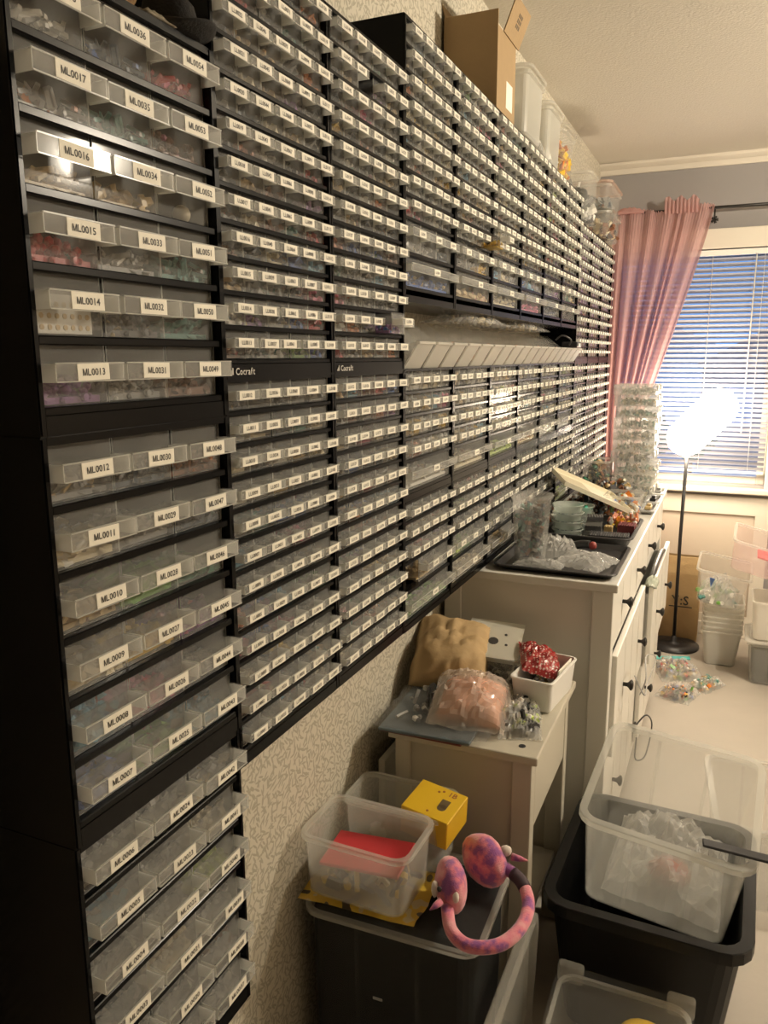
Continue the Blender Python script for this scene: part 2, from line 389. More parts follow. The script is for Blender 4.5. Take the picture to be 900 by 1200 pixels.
# ------------------------------------------------------------------ piles of small parts for the drawers
def pile_mesh(seed, w, d, h, kind, n):
    R = random.Random(seed); bm = nb()
    def put(t):
        m = Matrix.Translation((-R.uniform(0.004, d), R.uniform(-w/2+0.005, w/2-0.005), R.uniform(0.002, h))) @ Euler((R.uniform(-.7,.7), R.uniform(-.7,.7), R.uniform(0, 6.3))).to_matrix().to_4x4()
        mi = 1 if R.random() < 0.18 else 0
        for f in t.faces: f.material_index = mi
        merge(bm, t, m)
    # a packed bed under the loose pieces
    box(bm, -d, -0.008, -w/2+0.003, w/2-0.003, 0.0005, h*0.3)
    for _ in range(n):
        t = nb()
        if kind == 0: a = R.choice((0.008, 0.012, 0.016)); box(t, -a/2, a/2, -0.004, 0.004, -0.004, 0.004)
        elif kind == 1: a = R.uniform(0.012, 0.024); box(t, -a/2, a/2, -0.0022, 0.0022, -0.0022, 0.0022)
        elif kind == 2: bmesh.ops.create_icosphere(t, subdivisions=1, radius=R.uniform(0.004, 0.006))
        elif kind == 3: a = R.uniform(0.012, 0.02); box(t, -a/2, a/2, -a/3, a/3, -0.0016, 0.0016)
        else: bmesh.ops.create_cone(t, cap_ends=True, segments=7, radius1=0.006, radius2=0.004, depth=0.006)
        put(t)
    # keep inside the tray
    for v in bm.verts:
        v.co.x = min(-0.0025, max(-d, v.co.x)); v.co.y = max(-w/2+0.002, min(w/2-0.002, v.co.y)); v.co.z = max(0.0006, v.co.z)
    return mesh_from(bm, 'contents', [COL['grey'], COL['dark_grey']])

FULL = []
def drawer_mesh(w, h, depth, hz0, hz1, hd, t=0.0014):
    """front panel, open tray behind, and a hollow pull across the middle of the front"""
    bm = nb()
    vs = box(bm, -t, 0, -w/2, w/2, 0, h, 2)
    for f in bm.faces:
        if abs(f.calc_center_median().y) < w/2-1e-5 and abs(f.calc_center_median().z-h/2) < h/2-1e-5: f.material_index = 0
    def sheet(*pts):
        f = bm.faces.new([bm.verts.new(p) for p in pts]); f.material_index = 0
    sheet((-depth, -w/2, 0), (-t, -w/2, 0), (-t, w/2, 0), (-depth, w/2, 0))
    for s in (-1, 1): sheet((-depth, s*w/2, 0), (-t, s*w/2, 0), (-t, s*w/2, h*0.92), (-depth, s*w/2, h*0.92))
    sheet((-depth, -w/2, 0), (-depth, w/2, 0), (-depth, w/2, h*0.92), (-depth, -w/2, h*0.92))
    hw = w/2-0.0012; e = 0.0016
    box(bm, 0, hd-e, -hw, hw, hz1-0.0014, hz1, 1)                # ledge
    box(bm, hd-e, hd, -hw, hw, hz1-0.0014, hz1, 2)               # front edge of the ledge, highlight painted on
    box(bm, hd-0.0014, hd, -hw, hw, hz0+0.0012, hz1-0.0014, 1)   # lip
    box(bm, hd-0.0014, hd, -hw, hw, hz0, hz0+0.0012, 2)          # lower edge of the lip, highlight painted on
    for y0, y1 in ((-hw, -hw+0.0012), (hw-0.0012, hw)):
        box(bm, 0, hd-0.0014, y0, y1, hz0, hz1-0.0014, 2)  # end caps in the painted highlight as well
    return mesh_from(bm, 'drawer', [DRAWER, DRAWER_EDGE, DRAWER_HIGHLIGHT])

DEPTH = 0.150; UW = 0.306; XF = XW + DEPTH
T_SIDE = 0.008; INW = UW - 2*T_SIDE
SPEC = {  # kind: number per row, drawer height, pull z0, z1, pull depth, label w,h,text h, pitch
 'small': dict(n=5, pitch=0.0438, h=0.0365, hz0=0.0135, hz1=0.0265, hd=0.021, lw=0.036, lh=0.0118, th=0.0052, rec=0.009),
 'tall': dict(n=5, pitch=0.0468, h=0.0390, hz0=0.0145, hz1=0.0275, hd=0.021, lw=0.036, lh=0.0118, th=0.0052, rec=0.009),
 'medium': dict(n=3, pitch=0.0680, h=0.0590, hz0=0.023, hz1=0.042, hd=0.027, lw=0.043, lh=0.0165, th=0.0068, rec=0.011),
 'third': dict(n=3, pitch=0.0660, h=0.0580, hz0=0.026, hz1=0.042, hd=0.022, lw=0.036, lh=0.0125, th=0.0052, rec=0.009),
 'wide': dict(n=1, pitch=0.0660, h=0.0580, hz0=0.026, hz1=0.042, hd=0.022, lw=0.036, lh=0.0125, th=0.0052, rec=0.009)}
for k, s in SPEC.items():
    s['w'] = INW/s['n'] - (0.0025 if k == 'medium' else 0.0016)
    s['mesh'] = drawer_mesh(s['w'], s['h'], 0.125, s['hz0'], s['hz1'], s['hd'])
    s['piles'] = []
    for i in range(8 if k in ('small', 'medium') else 3):
        hh = {'small': 0.019, 'medium': 0.030}.get(k, 0.028)*(0.6+0.12*(i % 5))
        s['piles'].append(pile_mesh(100+i, s['w'], 0.085, hh, i % 5, {'small': 44, 'tall': 20, 'medium': 110, 'third': 90, 'wide': 200}[k]))

FULL = [pile_mesh(500+i, SPEC['small']['w'], 0.06, 0.029, (0, 3, 4, 1)[i], 60) for i in range(4)]
def body_mesh(H, rows, topbar, botbar):
    """black shell: sides, top, bottom, back and one shelf with a front bar under every row"""
    bm = nb()
    for y0, y1 in ((0, T_SIDE), (UW-T_SIDE, UW)):
        t = nb(); box(t, 0, DEPTH, y0, y1, 0, H)
        ed = [e for e in t.edges if all(abs(v.co.x-DEPTH) < 1e-6 for v in e.verts)]
        bmesh.ops.bevel(t, geom=ed, offset=0.0015, segments=2, affect='EDGES'); merge(bm, t)
    box(bm, 0, 0.004, T_SIDE, UW-T_SIDE, 0, H)
    box(bm, 0.004, DEPTH-0.001, T_SIDE, UW-T_SIDE, H-topbar, H)
    box(bm, 0.004, DEPTH-0.001, T_SIDE, UW-T_SIDE, 0, botbar)
    z = H-topbar; zs = []
    for k in rows:
        s = SPEC[k]; z -= s['pitch']; zs.append(z)
        if k is not rows[-1] or True:
            bar = s['pitch']-s['h']-0.0006
            if True:
                box(bm, 0.004, DEPTH-0.022, T_SIDE, UW-T_SIDE, z, z+0.002)
                bbox(bm, DEPTH-0.022, DEPTH-0.002, T_SIDE, UW-T_SIDE, z-0.0004, z+bar, 0.0012, 1)
    return mesh_from(bm, 'body', [BLACK]), zs
BODY_CACHE = {}
ORD = ['first', 'second', 'third', 'fourth', 'fifth', 'sixth']
MUTED = ['grey']*5 + ['dark_grey']*4 + ['slate']*2 + ['white']*2 + ['tan']*3 + ['brown']*2 + ['red', 'pink', 'purple', 'green', 'dark_green', 'blue', 'light_blue', 'teal', 'yellow', 'cream', 'cream', 'salmon', 'black', 'orange']
LIGHTS = ['cream']*5 + ['white']*5 + ['tan']*3 + ['grey']*4 + ['salmon', 'yellow', 'pink', 'light_blue', 'lime', 'dark_grey', 'brown']
RC = random.Random(7)
def cabinet(y0, z0, H, rows, topbar, botbar, label, group, textf, colf, missing=(), stuff=False, full=False, pulled={}, brand=False, x=XW):
    t = thing('drawer_cabinet', label, 'cabinet', (x, y0, z0), group=group)
    key = (round(H, 4), tuple(rows))
    if key not in BODY_CACHE: BODY_CACHE[key] = body_mesh(H, rows, topbar, botbar)
    me, zs = BODY_CACHE[key]
    obj('body', me, None, t)
    if brand:
        bm = nb(); fr = lambda u, v, w: Vector((DEPTH+w, 0.048+u, 0.0085+v))
        add_text(bm, 'Cocraft', 0.009, fr, 0, 0.0006)
        for a in range(3): box(bm, DEPTH-0.0004, DEPTH+0.0006, 0.012+0.003*a, 0.0138+0.003*a, 0.004, 0.007+0.003*a)
        obj('lettering', bm, solid('brand_print', (0.55, 0.53, 0.48), 0.5), t)
    if stuff:
        key2 = ('stuff',)+key
        if key2 not in BODY_CACHE:
            bm = nb()
            for r, k in enumerate(rows):
                s = SPEC[k]
                for c in range(s['n']):
                    yc = T_SIDE + (c+0.5)*INW/s['n']
                    tm = s['mesh'].copy(); tm.transform(Matrix.Translation((DEPTH-s['rec'], yc, zs[r]+s['pitch']-s['h']))); bm.from_mesh(tm); bpy.data.meshes.remove(tm)
                    zc = zs[r]+s['pitch']-s['h']
                    box(bm, DEPTH-s['rec']+s['hd'], DEPTH-s['rec']+s['hd']+0.0004, yc-0.012, yc+0.012, zc+s['hz0']+0.002, zc+s['hz1']-0.002, 3)
                    box(bm, DEPTH-0.1, DEPTH-s['rec']-0.004, yc-s['w']/2+0.004, yc+s['w']/2-0.004, zc+0.001, zc+0.016, RC.choice((4, 5, 6)))
            BODY_CACHE[key2] = mesh_from(bm, 'drawer_block', [DRAWER, DRAWER_EDGE, DRAWER_HIGHLIGHT, PAPER, COL['grey'], COL['brown'], COL['purple']])
        o = obj('drawer_block', BODY_CACHE[key2], None, t); o['kind'] = 'stuff'
        return t
    for r, k in enumerate(rows):
        s = SPEC[k]
        for c in range(s['n']):
            if (r, c) in missing: continue
            yc = T_SIDE + (c+0.5)*INW/s['n']
            d = obj('drawer', s['mesh'], None, t, (DEPTH-s['rec']+RC.uniform(-0.001, 0.002)+pulled.get((r, c), 0), yc, zs[r]+s['pitch']-s['h']))
            txt = textf(r, c); DR[txt] = d
            if txt:
                lm = label_mesh(txt, s['lw'], s['lh'], s['th'])
                lab = obj('label', lm, None, d, (s['hd'], RC.uniform(-0.004, 0.004) if s['n'] > 1 else 0.0, (s['hz0']+s['hz1'])/2+RC.uniform(-0.0006, 0.0006)), (RC.uniform(-0.02, 0.02), 0, 0))
            cc = colf(r, c)
            if cc is None: continue
            p = obj('contents', (FULL if full and s['n'] == 5 else s['piles'])[RC.randrange(4 if full and s['n'] == 5 else len(s['piles']))], None, d)
            p['kind'] = 'stuff'
            for i, nm in enumerate(cc):
                p.material_slots[i].link = 'OBJECT'; p.material_slots[i].material = COL[nm]
    return t
DR = {}
def rnd(pal, pe):
    def f(r, c):
        if RC.random() < pe: return None
        return (RC.choice(pal), RC.choice(pal))
    return f

Y0 = 0.550
# --- three-wide cabinets ML
ML = [  # rows from the top, three colours each (main, accent)
 [('white','grey'),('slate','blue'),('red','pink')], [('grey','orange'),('teal','grey'),('brown','pink')], [('tan','cream'),('tan','yellow'),None],
 [('red','red'),('grey','white'),('teal','grey')], [None,('dark_grey','tan'),('teal','dark_grey')], [('purple','purple'),('grey','white'),('brown','salmon')],
 [('grey','tan'),('slate','dark_grey'),('brown','orange')], [('cream','white'),('grey','dark_grey'),('slate','teal')], [('tan','brown'),('green','green'),('dark_green','green')],
 [('cream','tan'),('yellow','tan'),('purple','pink')], [('light_blue','blue'),('pink','red'),('slate','grey')], [('blue','slate'),('green','brown'),('light_blue','grey')],
 [('grey','white'),('grey','white'),('grey','tan')], [('light_blue','grey'),('grey','grey'),('cream','grey')], [('grey','white'),('grey','grey'),('lime','lime')],
 [('slate','grey'),('cream','tan'),('grey','grey')], [('grey','grey'),('grey','white'),('grey','brown')], [('grey','tan'),('grey','grey'),('grey','grey')]]
MLZ = [1.485, 1.049, 0.612]; MLH = 0.436
mlname = ['topmost of the stack of wide-drawer cabinets, beneath the hat', 'middle of the stack of wide-drawer cabinets with ML labels', 'lowest of the stack of wide-drawer cabinets with ML labels']
for u in range(3):
    cabinet(Y0+(0.004 if u == 0 else 0), MLZ[u], MLH, ['medium']*6, 0.008, 0.020, 'black eighteen-drawer cabinet, ' + mlname[u], 'wide-drawer cabinets',
            lambda r, c, u=u: 'ML%04d' % (18-(u*6+r)+18*c), lambda r, c, u=u: ML[u*6+r][c], x=XW+(0.003 if u == 1 else 0))
bm = nb(); box(bm, -0.012, -0.004, -0.036, 0.036, 0.002, 0.040); obj('white_plate', bm, COL['white'], DR['ML0014'])
bm = nb()
for a in range(7):
    for b in range(3):
        t = nb(); lathe(t, [(0.0028, 0), (0.0028, 0.0006)], 10, smooth=False); merge(bm, t, Matrix.Translation((-0.004, -0.030+0.010*a, 0.008+0.011*b)) @ Matrix.Rotation(PI/2, 4, 'Y'))
o = obj('plate_holes', bm, COL['tan'], DR['ML0014']); o['kind'] = 'stuff'
bm = nb(); t = nb(); bmesh.ops.create_icosphere(t, subdivisions=3, radius=0.011); merge(bm, t, Matrix.Translation((-0.018, 0.018, 0.0125))); obj('white_ball', bm, COL['cream'], DR['ML0052'])
# --- five-wide cabinets LL: columns B, C
LLH = 0.5495
for col in range(2):
    for up in (1, 0):
        z0 = 0.984+up*LLH
        cabinet(Y0+(col+1)*UW, z0, LLH, ['small']*12, 0.006, 0.0175,
                'black sixty-drawer cabinet with LL labels, %s one %s' % (('upper', 'lower')[1-up], ('right beside the wide-drawer stack', 'next to the raised cabinet row')[col]), 'sixty-drawer cabinets',
                lambda r, c, col=col, up=up: 'LL%04d' % ((24 if up else 12)-r + 24*c + 120*col), rnd(MUTED, 0.06),
                missing=((1, 2),) if (col == 1 and up) else (), pulled={(10, 3): 0.035, (10, 4): 0.012} if (col == 1 and up) else {}, brand=bool(up))
# --- raised row and lower row: columns D..I
UPR = ['small']*8 + ['third', 'wide']
for col in range(6):
    y = Y0+(col+3)*UW
    base = 240+col*84
    pal = MUTED + LIGHTS*2
    cabinet(y, 1.667, 0.512, UPR, 0.006, 0.0130, 'black drawer cabinet of the raised row over the open bins, %s from the step' % ORD[col], 'raised drawer cabinets',
            lambda r, c, b=base: 'LL%04d' % (b+9-r+9*c), rnd(pal, 0.05), pulled={(7, 4): 0.045} if col == 1 else {})
    cabinet(y, 1.264, 0.272, ['tall']*4+['wide'], 0.005, 0.0138, 'black drawer cabinet just under the open bins, %s from the sixty-drawer cabinets' % ORD[col], 'drawer cabinets under the bins',
            lambda r, c, b=base: 'LL%04d' % (b+40+5-r+5*c), rnd(LIGHTS, 0.02), full=True)
    cabinet(y, 0.982, 0.281, ['small']*3+['third', 'wide'], 0.005, 0.0122, 'black drawer cabinet of the lowest row above the dresser end, %s from the sixty-drawer cabinets' % ORD[col], 'lowest drawer cabinets',
            lambda r, c, b=base: 'LL%04d' % (b+60+5-r+5*c), rnd(MUTED+LIGHTS, 0.1), missing=((3, 0),) if col == 0 else ())
# --- far end: columns J..L
for col in range(3):
    for up in (1, 0):
        cabinet(Y0+(col+9)*UW, 0.984+up*LLH, LLH, ['small']*12, 0.006, 0.0175,
                'black sixty-drawer cabinet at the curtain end, %s one, %s from the curtain' % (('lower', 'upper')[up], ORD[2-col]), 'sixty-drawer cabinets at the curtain end', None, None, stuff=True)

# ------------------------------------------------------------------ containers and soft things
def tote_mesh(w, d, h, r=0.03, taper=0.05, t=0.002, rim=0.012, rimh=0.012, ribs=0):
    bm = nb(); k = 1-taper
    loops = [rrect(w*k-0.01, d*k-0.01, r, 0), rrect(w*k, d*k, r, 0.006), rrect(w, d, r, h-rimh), rrect(w+2*rim, d+2*rim, r+rim, h-rimh+0.002), rrect(w+2*rim, d+2*rim, r+rim, h-0.002),
             rrect(w+2*rim-0.003, d+2*rim-0.003, r+rim, h), rrect(w-2*t, d-2*t, r, h), rrect(w*k-2*t, d*k-2*t, r, 0.008), rrect(w*k-0.012, d*k-0.012, r, 0.004)]
    loft(bm, loops, True, True)
    for f in bm.faces:
        if len(f.verts) == 4 and f.calc_center_median().z > h-rimh-0.001: f.material_index = 1
    if ribs:
        for s in (-1, 1):
            for i in range(ribs):
                x = (i+1-(ribs+1)/2)*w*0.36
                q = [(x-0.004, 0.02), (x+0.004, 0.02), (x+0.004, h-rimh-0.004), (x-0.004, h-rimh-0.004)]
                def off(z): return s*(d*(k+(1-k)*z/h)/2)
                a = [bm.verts.new((xx, off(z), z)) for xx, z in q]; b = [bm.verts.new((xx, off(z)+s*0.004, z)) for xx, z in q]
                bm.faces.new(b)
                for i2 in range(4): bm.faces.new((a[i2], a[(i2+1)%4], b[(i2+1)%4], b[i2]))
    return bm
def lid_mesh(w, d, r=0.035, h=0.014):
    bm = nb()
    loft(bm, [rrect(w-0.004, d-0.004, r, -h+0.004), rrect(w, d, r, -h+0.006), rrect(w, d, r, -0.002), rrect(w-0.006, d-0.006, r, 0), rrect(w-0.04, d-0.04, r, 0), rrect(w-0.046, d-0.046, r, -0.004)], True, True)
    return bm
def pile(bm, w, d, z0, h, n, size, nm, seed, kinds=(0, 1, 2, 3)):
    R = random.Random(seed); n0 = len(bm.verts)
    for _ in range(n):
        t = nb(); k = R.choice(kinds); a = size*R.uniform(0.6, 1.4)
        if k == 0: box(t, -a/2, a/2, -a/4, a/4, -a/4, a/4)
        elif k == 1: box(t, -a*0.8, a*0.8, -a/8, a/8, -a/8, a/8)
        elif k == 2: bmesh.ops.create_icosphere(t, subdivisions=1, radius=a*0.35)
        else: bmesh.ops.create_cone(t, cap_ends=True, segments=8, radius1=a*0.4, radius2=a*0.3, depth=a*0.3)
        mi = R.randrange(nm)
        for f in t.faces: f.material_index = mi
        u, v = R.uniform(-1, 1), R.uniform(-1, 1)
        hz = h*(1-0.6*max(abs(u), abs(v))**2)
        merge(bm, t, Matrix.Translation((u*w/2, v*d/2, z0+R.uniform(size*0.3, max(size*0.35, hz)))) @ Euler((R.random()*6, R.random()*6, R.random()*6)).to_matrix().to_4x4())
    bm.verts.ensure_lookup_table()
    for v in bm.verts[n0:]: v.co.z = max(z0+0.0004, v.co.z)
def bag_mesh(w, l, h, seed, n=22, crumple=0.25, lip=0.12, power=2.4, flat=True, fq=1.0):
    """closed pillow with creases"""
    bm = nb(); g = {}
    for side in (0, 1):
        for i in range(n+1):
            for j in range(n+1):
                u, v = 2*i/n-1, 2*j/n-1
                edge = i in (0, n) or j in (0, n)
                if side and edge: g[1, i, j] = g[0, i, j]; continue
                p = max(0.0, (1-abs(u)**power)*(1-abs(v)**power))**0.5
                q = Vector((u*2.2*fq+seed*3.1, v*2.2*fq, side*5.0))
                nz = noise.noise(q)*0.5 + abs(noise.noise(q*2.3))*0.7 + abs(noise.noise(q*5.1))*0.3
                z = h*p*(1+crumple*(nz-0.5)*2) if side == 0 else 0.004*p*noise.noise(q*2)
                e = noise.noise(Vector((u*1.7+seed, v*1.7, 9)))*0.06
                f = noise.noise(Vector((u*1.7, v*1.7+seed, 4)))*0.06
                if edge: z += 0.012*abs(noise.noise(q*3))*(1 if h > 0.02 else 0.2)
                g[side, i, j] = bm.verts.new((u*w/2*(1+e), v*l/2*(1+f), max(0.0005, z)))
    for side in (0, 1):
        for i in range(n):
            for j in range(n):
                q = [g[side, i, j], g[side, i+1, j], g[side, i+1, j+1], g[side, i, j+1]]
                try: f = bm.faces.new(q if side == 0 else q[::-1]); f.smooth = not flat
                except ValueError: pass
    return bm
LEGO = [COL[k] for k in ('red', 'yellow', 'blue', 'green', 'black', 'white', 'tan', 'grey', 'orange', 'brown')]
MUTEDL = [COL[k] for k in ('grey', 'dark_grey', 'white', 'tan', 'teal', 'brown')]

# --- open bins on the shelf gap
shelf_z = 1.5365
def pick_bin_mesh(w=0.093):
    bm = nb(); t = 0.0018; D = 0.165
    out = [(0, 0), (D-0.035, 0), (D-0.004, 0.052), (D-0.012, 0.052), (D-0.075, 0.050), (0.02, 0.105), (0, 0.105)]
    for y in (-w/2, w/2-t):
        loft(bm, [[Vector((x, yy, z)) for x, z in out] for yy in (y, y+t)])
    box(bm, 0, D-0.035, -w/2+t, w/2-t, 0, t); box(bm, 0, t, -w/2+t, w/2-t, t, 0.100)
    loft(bm, [[Vector((x, yy, z)) for x, z in ((D-0.035, 0), (D-0.035+0.003, 0), (D, 0.052), (D-0.004, 0.052))] for yy in (-w/2+t, w/2-t)], True, True, 1)
    bbox(bm, D-0.008, D+0.002, -w/2, w/2, 0.048, 0.054, 0.001, 1, 1)
    return mesh_from(bm, 'pick_bin', [clear('bin_side_plastic', (0.88, 0.87, 0.82), 0.20, 0.2, 0.4), BINP])
pbm = pick_bin_mesh()
binw = 1.836/17
bincont = []
for i in range(3):
    bm = nb(); pile(bm, 0.10, 0.085, 0.002, 0.05, 40, 0.014, 3, 60+i); bincont.append(mesh_from(bm, 'contents', [COL['cream'], COL['white'], COL['salmon']]))
for i in range(17):
    lab = ('empty frosted' if i < 3 else 'frosted') + ' open bin, %s of the long row counted from the sixty-drawer cabinets' % (ORD + ['seventh', 'eighth', 'ninth', 'tenth', 'eleventh', 'twelfth', 'thirteenth', 'fourteenth', 'fifteenth', 'sixteenth', 'seventeenth'])[i]
    o = thing('open_bin', lab, 'bin', (XW+0.012, Y0+3*UW+binw*(i+0.5), shelf_z), group='open bins between the cabinet rows')
    obj('bin_body', pbm, None, o)
    if i > 2:
        p = obj('contents', bincont[i % 3], None, o, (0.075, 0, 0)); p['kind'] = 'stuff'
        if i in (11, 12): 
            for s in range(3): p.material_slots[s].link = 'OBJECT'; p.material_slots[s].material = COL[('salmon', 'pink', 'cream')[s]]
def film_bag(name, label, loc, rz, w, l, h, seed, mat=None, cont=None, tilt=(0, 0), crumple=0.3, flat=True):
    o = thing(name, label, 'bag', loc, (tilt[0], tilt[1], rz))
    obj('film', bag_mesh(w, l, h, seed, crumple=crumple, flat=flat), mat or BAGP, o)
    if cont:
        bm = nb(); pile(bm, w*0.72, l*0.72, 0.002, h*0.72, cont[0], cont[1], len(cont[2]), seed+5, cont[3] if len(cont) > 3 else (0, 1, 2, 3))
        c = obj('contents', bm, cont[2], o); c['kind'] = 'stuff'
    return o
film_bag('plastic_bag', 'crumpled clear plastic bag lying on the open bins under the raised cabinets', (XW+0.082, 2.10, shelf_z+0.106), 0, 0.125, 0.44, 0.032, 3, cont=(40, 0.016, [COL['white'], COL['cream']]))
film_bag('plastic_bag', 'clear plastic bag of pale parts lying on the far open bins', (XW+0.082, 2.62, shelf_z+0.106), 0, 0.125, 0.46, 0.026, 8, cont=(40, 0.016, [COL['cream'], COL['white'], COL['tan']]))
o = thing('small_adapter', 'small black and white gadget at the far end of the open bins', 'gadget', (XW+0.155, 3.19, shelf_z+0.056))
bm = nb(); bbox(bm, -0.03, 0.03, -0.045, 0.045, 0, 0.022, 0.004); obj('housing', bm, COL['black'], o)
bm = nb(); bbox(bm, 0.0302, 0.032, -0.02, 0.015, 0.004, 0.016, 0.0006, 1); obj('sticker', bm, COL['white'], o)
bm = nb(); tube(bm, smooth_path([(0, -0.045, 0.011), (0.01, -0.075, 0.03), (-0.02, -0.09, 0.045), (-0.05, -0.06, 0.03)]), 0.003); obj('cord', bm, COL['dark_grey'], o)

# --- on top of the raised row
TOPZ = 1.667+0.512
o = thing('cardboard_box', 'open brown cardboard box on top of the raised cabinets', 'box', (-0.672, 2.165, TOPZ))
t = 0.004; bw, bd, bh = 0.142, 0.175, 0.225
bm = nb()
box(bm, -bw/2, bw/2, -bd/2, -bd/2+t, 0, bh); box(bm, -bw/2, bw/2, bd/2-t, bd/2, 0, bh)
box(bm, -bw/2, -bw/2+t, -bd/2+t, bd/2-t, 0, bh); box(bm, bw/2-t, bw/2, -bd/2+t, bd/2-t, 0, bh-0.035); box(bm, -bw/2+t, bw/2-t, -bd/2+t, bd/2-t, 0, t)
obj('box_body', bm, CARD, o)
bm = nb(); vs = box(bm, 0, 0.003, -0.07, 0.075, 0, 0.085); bmesh.ops.rotate(bm, verts=bm.verts, cent=(0, 0, 0), matrix=Matrix.Rotation(math.radians(22), 3, 'Y'))
fl = obj('flap', bm, CARD, o, (bw/2, 0.03, bh-0.035))
bm = nb()
for a in range(3):
    for b in range(3): box(bm, 0.0031, 0.0035, -0.01+a*0.012, -0.002+a*0.012, 0.030+b*0.012, 0.039+b*0.012)
bmesh.ops.rotate(bm, verts=bm.verts, cent=(0, 0, 0), matrix=Matrix.Rotation(math.radians(22), 3, 'Y'))
obj('print', bm, solid('box_print', (0.12, 0.09, 0.06), 0.8), fl)
bm = nb(); box(bm, -0.0015, 0.0015, -0.08, 0.08, 0, 0.06); bmesh.ops.rotate(bm, verts=bm.verts, cent=(0, 0, 0), matrix=Matrix.Rotation(math.radians(-18), 3, 'Y')); obj('flap', bm, CARD, o, (-bw/2+0.002, 0, bh))
bm = nb(); box(bm, bw/2, bw/2+0.0005, 0.0, 0.06, 0.02, 0.085); obj('white_label', bm, PAPER, o)

def storage_box(name, label, loc, w, d, h, lid=True, mat=TOTE, rz=0, cont=None, taper=0.06, lidmat=None, r=0.02, tilt=(0, 0), ribs=0, cat='storage box', rim=0.008, rimh=0.012, group=None):
    o = thing(name, label, cat, loc, (tilt[0], tilt[1], rz), group)
    obj('tub', tote_mesh(w, d, h, r, taper, rim=rim, rimh=rimh, ribs=ribs), mat, o)
    if lid: obj('lid', lid_mesh(w+2*rim+0.008, d+2*rim+0.008, r+0.012), lidmat or mat, o, (0, 0, h+0.0145))
    if cont:
        bm = nb(); pile(bm, w*0.8, d*0.8, 0.01, cont[0], cont[1], cont[2], len(cont[3]), int(abs(loc[0]*1000+loc[1]*777)), cont[4] if len(cont) > 4 else (0, 1, 2, 3))
        c = obj('contents', bm, cont[3], o); c['kind'] = 'stuff'
    return o
storage_box('storage_box', 'tall empty clear storage box beside the cardboard box', (-0.652, 2.435, TOPZ), 0.130, 0.20, 0.165, mat=CLOUDY)
storage_box('storage_box', 'clear storage box standing between two others on the raised cabinets', (-0.660, 2.78, TOPZ), 0.118, 0.19, 0.165, mat=CLOUDY, cont=(0.05, 40, 0.03, [COL['grey'], COL['white'], COL['light_blue']]))
storage_box('storage_box', 'clear storage box with yellow pieces on the raised cabinets', (-0.665, 3.06, TOPZ), 0.108, 0.20, 0.165, mat=TOTE, cont=(0.15, 260, 0.03, [COL['yellow'], COL['yellow'], COL['orange']]))
film_bag('plastic_bag', 'small crumpled clear bag tucked between two clear storage boxes', (-0.625, 2.61, TOPZ+0.0), 0.1, 0.05, 0.075, 0.05, 12)
storage_box('storage_box', 'clear storage box of black and white pieces at the end of the raised cabinets', (-0.650, 3.245+0.17, 2.0845), 0.150, 0.18, 0.19, lid=False, cont=(0.15, 90, 0.04, [COL['black'], COL['white'], COL['grey'], COL['black']]))
ENDZ = 0.984+2*LLH+0.001
storage_box('storage_box', 'lower clear storage box of brown and tan pieces above the curtain end', (-0.640, 3.905, ENDZ), 0.165, 0.36, 0.105, rz=0.0, cont=(0.06, 120, 0.04, [COL['tan'], COL['cream'], COL['dark_grey'], COL['brown']], (0, 1)))
storage_box('storage_box', 'upper clear storage box with salmon lid above the curtain end', (-0.640, 3.90, ENDZ+0.1205), 0.160, 0.36, 0.095, cont=(0.05, 100, 0.035, [COL['dark_grey'], COL['slate'], COL['grey'], COL['brown']]), lidmat=clear('salmon_lid_plastic', (0.80, 0.58, 0.46), 0.40))

# --- on top of the wide-drawer stack
MT = 1.485+0.436
o = thing('hat', 'black felt hat lying on the wide-drawer stack', 'hat', (-0.628, 0.815, MT+0.001), (0.0, 0, 0.3))
o.scale = (0.62, 0.62, 0.62)
bm = nb(); loft(bm, [[Vector((p.x*1.0, p.y*0.8, p.z + 0.02*(abs(p.x)/0.1)**2*(1 if r > 0.06 else 0.0))) for p in circ(r, z, 28)] for r, z in ((0.056, 0.0), (0.080, 0.002), (0.088, 0.004), (0.0885, 0.007), (0.080, 0.006), (0.055, 0.006))], True, True, 0, True)
FELT = solid('black_felt', (0.012, 0.011, 0.010), 0.9, bump=0.2, bscale=200)
obj('brim', bm, FELT, o)
bm = nb(); loft(bm, [[Vector((p.x, p.y*0.8, p.z - (0.014*math.exp(-(p.y/0.016)**2) if z > 0.06 else 0))) for p in circ(r, z, 28)] for r, z in ((0.055, 0.004), (0.054, 0.03), (0.048, 0.062), (0.040, 0.072), (0.022, 0.074), (0.004, 0.072))], True, True, 0, True)
obj('crown', bm, FELT, o)
bm = nb(); loft(bm, [[Vector((p.x, p.y*0.8, p.z)) for p in circ(r, z, 28)] for r, z in ((0.0556, 0.006), (0.0566, 0.007), (0.0562, 0.022), (0.0548, 0.023))], True, True); obj('hat_band', bm, solid('hat_band', (0.03, 0.022, 0.016), 0.6), o)
o = thing('wicker_ball', 'brown woven wicker ball next to the hat', 'ornament', (-0.648, 0.735, MT+0.0375))
bm = nb(); R = random.Random(5)
for i in range(26):
    ax = Vector((R.gauss(0, 1), R.gauss(0, 1), R.gauss(0, 1))).normalized(); a = ax.orthogonal().normalized(); b = ax.cross(a)
    tube(bm, [(a*math.cos(k*2*PI/18)+b*math.sin(k*2*PI/18))*0.0345 for k in range(19)], 0.0022, 5)
obj('weave', bm, solid('wicker', (0.28, 0.17, 0.07), 0.7), o)
bm = nb(); bmesh.ops.create_icosphere(bm, subdivisions=3, radius=0.033); obj('core', bm, solid('wicker_dark', (0.12, 0.07, 0.03), 0.8), o)
bm = bag_mesh(0.05, 0.05, 0.014, 21, n=14, crumple=0.4, flat=False)
